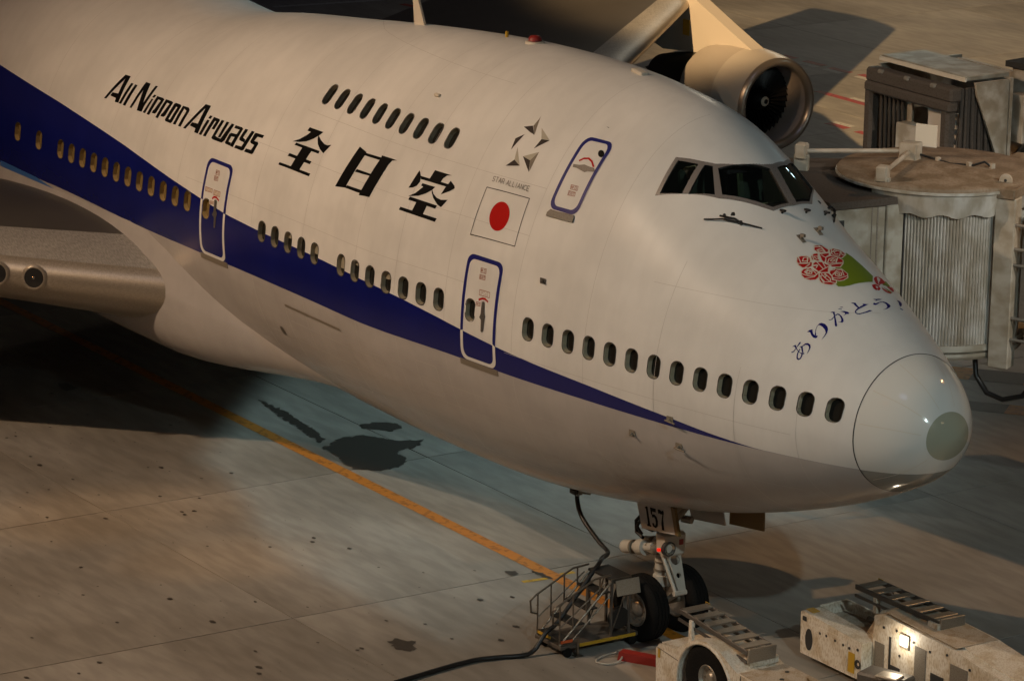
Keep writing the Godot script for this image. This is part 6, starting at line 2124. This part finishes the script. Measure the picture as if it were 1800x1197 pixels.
	obj("clamp_stripe", Shape.new().box(o.call(-1.4, 0.678, -0.05), v3(0.3, 0.014, 0.18), Basis(Vector3.UP, 0.35)), "hazard_yellow", t)
	obj("clamp_stripe", Shape.new().box(o.call(-2.78, 0.5, -0.60), v3(0.12, 0.3, 0.014), Basis(Vector3.UP, 0.35)), "hazard_yellow", t)


func build_steps() -> void:
	var c := v3(-7.92, 0, 1.6)
	var t := thing("maintenance_steps", "small wheeled maintenance steps with steel handrails beside the nose wheels", "steps", c)
	var o := func(x: float, y: float, z: float) -> Vector3: return v3(x, y, z) - c
	var x0 := -8.28
	var x1 := -7.57
	# four treads rising away from the camera, then the platform
	for k in 4:
		obj("tread", Shape.new().box(o.call((x0 + x1) / 2, 0.30 + 0.245 * k, 2.30 - 0.27 * k), v3(x1 - x0, 0.03, 0.25), Basis.IDENTITY, 0.004), "stair_tread", t)
	obj("platform", Shape.new().box(o.call((x0 + x1) / 2, 1.27, 1.15), v3(x1 - x0, 0.04, 0.44), Basis.IDENTITY, 0.004), "stair_tread", t)
	obj("platform_edge", Shape.new().box(o.call(x1 + 0.012, 1.24, 1.15), v3(0.014, 0.09, 0.44)), "stair_steel", t)
	obj("platform_apron", Shape.new().box(o.call(x1 + 0.10, 1.12, 1.06), v3(0.02, 0.28, 0.5), Basis(Vector3.BACK, 0.25)), "ladder_metal", t)
	for x in [x0, x1]:
		var far: bool = x == x0
		obj("stringer", Shape.new().rod(o.call(x, 0.22, 2.44), o.call(x, 1.24, 1.34), 0.022), "stair_steel", t)
		var hr := Shape.new()
		hr.tube([o.call(x, 0.62, 2.46), o.call(x, 0.66, 2.58), o.call(x, 0.88, 2.60), o.call(x, 0.96, 2.50), o.call(x, 1.26, 1.88), o.call(x, 1.34, 1.70), o.call(x, 1.36, 1.36)], 0.019)
		obj("handrail", hr, "stair_steel", t)
		obj("mid_rail", Shape.new().rod(o.call(x, 0.56, 2.42), o.call(x, 1.24, 1.45), 0.014), "stair_steel", t)
		for k in 4:
			var z := 2.44 - 0.28 * k
			obj("post", Shape.new().rod(o.call(x, 0.24 + 0.92 * (2.44 - z), z), o.call(x, minf(0.99 + 0.48 * (2.44 - z), 1.34), z), 0.015), "stair_steel", t)
		obj("leg", Shape.new().rod(o.call(x, 0.18, 0.96), o.call(x, 1.27, 0.96), 0.03), "stair_base", t)
		obj("leg", Shape.new().rod(o.call(x, 0.18, 1.34), o.call(x, 1.27, 1.34), 0.03), "stair_base", t)
		obj("brace", Shape.new().rod(o.call(x, 0.25, 2.2), o.call(x, 1.0, 1.34), 0.014), "stair_steel", t)
		obj("brace", Shape.new().rod(o.call(x, 0.25, 1.34), o.call(x, 1.2, 0.96), 0.014), "stair_steel", t)
		for z in [0.9, 2.3]:
			obj("castor", Shape.new().lathe(o.call(x + 0.04, 0.09, z), v3(1, 0, 0), [Vector2(-0.025, 0.0), Vector2(-0.025, 0.09), Vector2(0.025, 0.09), Vector2(0.025, 0.0)], 20), "tyre_rubber", t)
	obj("base_frame", Shape.new().box(o.call((x0 + x1) / 2, 0.18, 1.58), v3(x1 - x0 + 0.12, 0.07, 1.75), Basis.IDENTITY, 0.01), "stair_base", t)
	obj("edge_stripe", Shape.new().box(o.call(x1 + 0.068, 0.19, 1.45), v3(0.012, 0.06, 1.2)), "hazard_yellow", t)
	obj("edge_stripe", Shape.new().box(o.call(x0 + 0.22, 0.285, 2.44), v3(0.4, 0.05, 0.014)), "hazard_yellow", t)
	obj("edge_stripe", Shape.new().box(o.call(x1 + 0.02, 0.285, 2.30), v3(0.014, 0.05, 0.25)), "hazard_orange", t)
	obj("jack", Shape.new().rod(o.call(x1 + 0.08, 0.0, 2.1), o.call(x1 + 0.08, 0.35, 2.1), 0.025).box(o.call(x1 + 0.08, 0.01, 2.1), v3(0.14, 0.02, 0.14)), "stair_steel", t)
	obj("hose_reel", Shape.new().lathe(o.call(-7.62, 0.52, 1.15), v3(1, 0, 0), [Vector2(-0.05, 0.0), Vector2(-0.05, 0.2), Vector2(0.05, 0.2), Vector2(0.05, 0.0)], 24), "black_rubber", t)


func smooth_path(pts: Array, per: int) -> Array:
	var cv := Curve3D.new()
	for i in pts.size():
		var tan_: Vector3 = (pts[mini(i + 1, pts.size() - 1)] - pts[maxi(i - 1, 0)]) / 6.0
		cv.add_point(pts[i], -tan_, tan_)
	var out := []
	for i in pts.size() - 1:
		for k in per:
			out.append(cv.sample(i, float(k) / per))
	out.append(pts[pts.size() - 1])
	return out


func build_small_things() -> void:
	# ground power cable: plug under the belly, over the steps, away across the concrete
	var cable := [v3(-10.0, 2.28, 0.45), v3(-9.95, 2.0, 0.5), v3(-9.75, 1.7, 0.52), v3(-9.15, 1.42, 0.56), v3(-8.75, 1.33, 0.62), v3(-8.45, 1.36, 0.95), v3(-8.2, 1.36, 1.2), v3(-8.1, 1.2, 1.45), v3(-8.02, 0.85, 1.85), v3(-7.95, 0.5, 2.25), v3(-7.93, 0.36, 2.5), v3(-7.9, 0.1, 2.75), v3(-7.9, 0.045, 3.0), v3(-8.05, 0.045, 3.5), v3(-8.1, 0.045, 4.2), v3(-7.7, 0.045, 6.5)]
	var t := thing("power_cable", "thick black ground power cable hanging from the belly over the maintenance steps", "cable", v3(-10.0, 0, 0.45))
	var local := []
	for p in smooth_path(cable, 6):
		local.append(p - v3(-10.0, 0, 0.45))
	obj("cable", Shape.new().tube(local, 0.042, 10), "black_cable", t)
	obj("plug", Shape.new().box(v3(0, 2.36, 0), v3(0.16, 0.42, 0.16), Basis.IDENTITY, 0.03).box(v3(-0.02, 2.12, 0.02), v3(0.22, 0.12, 0.2), Basis.IDENTITY, 0.03), "black_rubber", t)
	obj("plug_tag", Shape.new().box(v3(0.22, 2.30, 0.0), v3(0.24, 0.36, 0.02), Basis(Vector3.UP, 0.6)), "bridge_panel", t)
	obj("plug_ring", Shape.new().rod(v3(-0.1, 2.08, 0.06), v3(0.1, 2.08, 0.06), 0.03), "chrome", t)
	# chock with its rope
	var k := thing("wheel_chock", "red wheel chock with white rope lying beside the nose wheel", "wheel chock", v3(-6.72, 0, 1.30))
	obj("block", Shape.new().prism(PackedVector2Array([Vector2(-0.45, 0.0), Vector2(0.45, 0.0), Vector2(0.42, 0.14), Vector2(-0.42, 0.16)]), -0.1, 0.1, Transform3D(Basis(Vector3.UP, 0.55), v3(0.1, 0, 0))), "hazard_red", k)
	obj("rope", Shape.new().tube(smooth_path([v3(-0.35, 0.1, 0.25), v3(-0.5, 0.03, 0.35), v3(-0.42, 0.02, 0.6), v3(-0.28, 0.02, 0.72), v3(-0.1, 0.02, 0.62), v3(-0.08, 0.03, 0.4), v3(-0.2, 0.1, 0.2)], 5), 0.016, 6), "rope_white", k)


func _ready() -> void:
	var cam := Camera3D.new()
	cam.name = "camera"
	cam.fov = 10.268
	cam.near = 0.5
	cam.far = 2000.0
	cam.position = v3(44.7322, 22.6411, 37.9575)
	cam.rotation = v3(-0.260572, 0.988987, 0.017697)
	cam.rotation_order = EULER_ORDER_YXZ
	add_child(cam)
	cam.current = true
	var sky := ProceduralSkyMaterial.new()
	sky.sky_top_color = Color(0.05, 0.055, 0.075)
	sky.sky_horizon_color = Color(0.16, 0.12, 0.09)
	sky.sky_curve = 0.2
	sky.ground_bottom_color = Color(0.03, 0.027, 0.022)
	sky.ground_horizon_color = Color(0.12, 0.09, 0.07)
	var e := Environment.new()
	e.background_mode = Environment.BG_SKY
	e.sky = Sky.new()
	e.sky.sky_material = sky
	e.background_energy_multiplier = 1.0
	e.tonemap_mode = Environment.TONE_MAPPER_LINEAR
	e.tonemap_exposure = 1.14
	e.sdfgi_enabled = true
	e.ssao_enabled = true
	e.ssil_enabled = true
	var we := WorldEnvironment.new()
	we.name = "night"
	we.environment = e
	add_child(we)
	var moon := DirectionalLight3D.new()
	moon.name = "night_sky_light"
	moon.light_color = Color(0.75, 0.82, 1.0)
	moon.light_energy = 0.012
	moon.light_angular_distance = 10.0
	moon.shadow_enabled = true
	moon.rotation = v3(-1.0, 0.6, 0.0)
	add_child(moon)
	make_materials()
	table = [spline_table(TOPS), spline_table(BOTTOMS), spline_table(WIDTHS), spline_table(WAISTS), spline_table(ROUND)]
	build_lamps()
	build_apron()
	jet = thing("airliner", "large white airliner with dark blue stripe parked nose to the right at the stand", "airplane")
	build_fuselage()
	build_windscreen()
	build_fittings()
	build_wings()
	build_engine(-21.2, -32.7, 3.2)
	build_nose_gear()
	build_docked_bridge()
	build_far_bridge()
	build_tug()
	build_steps()
	build_small_things()
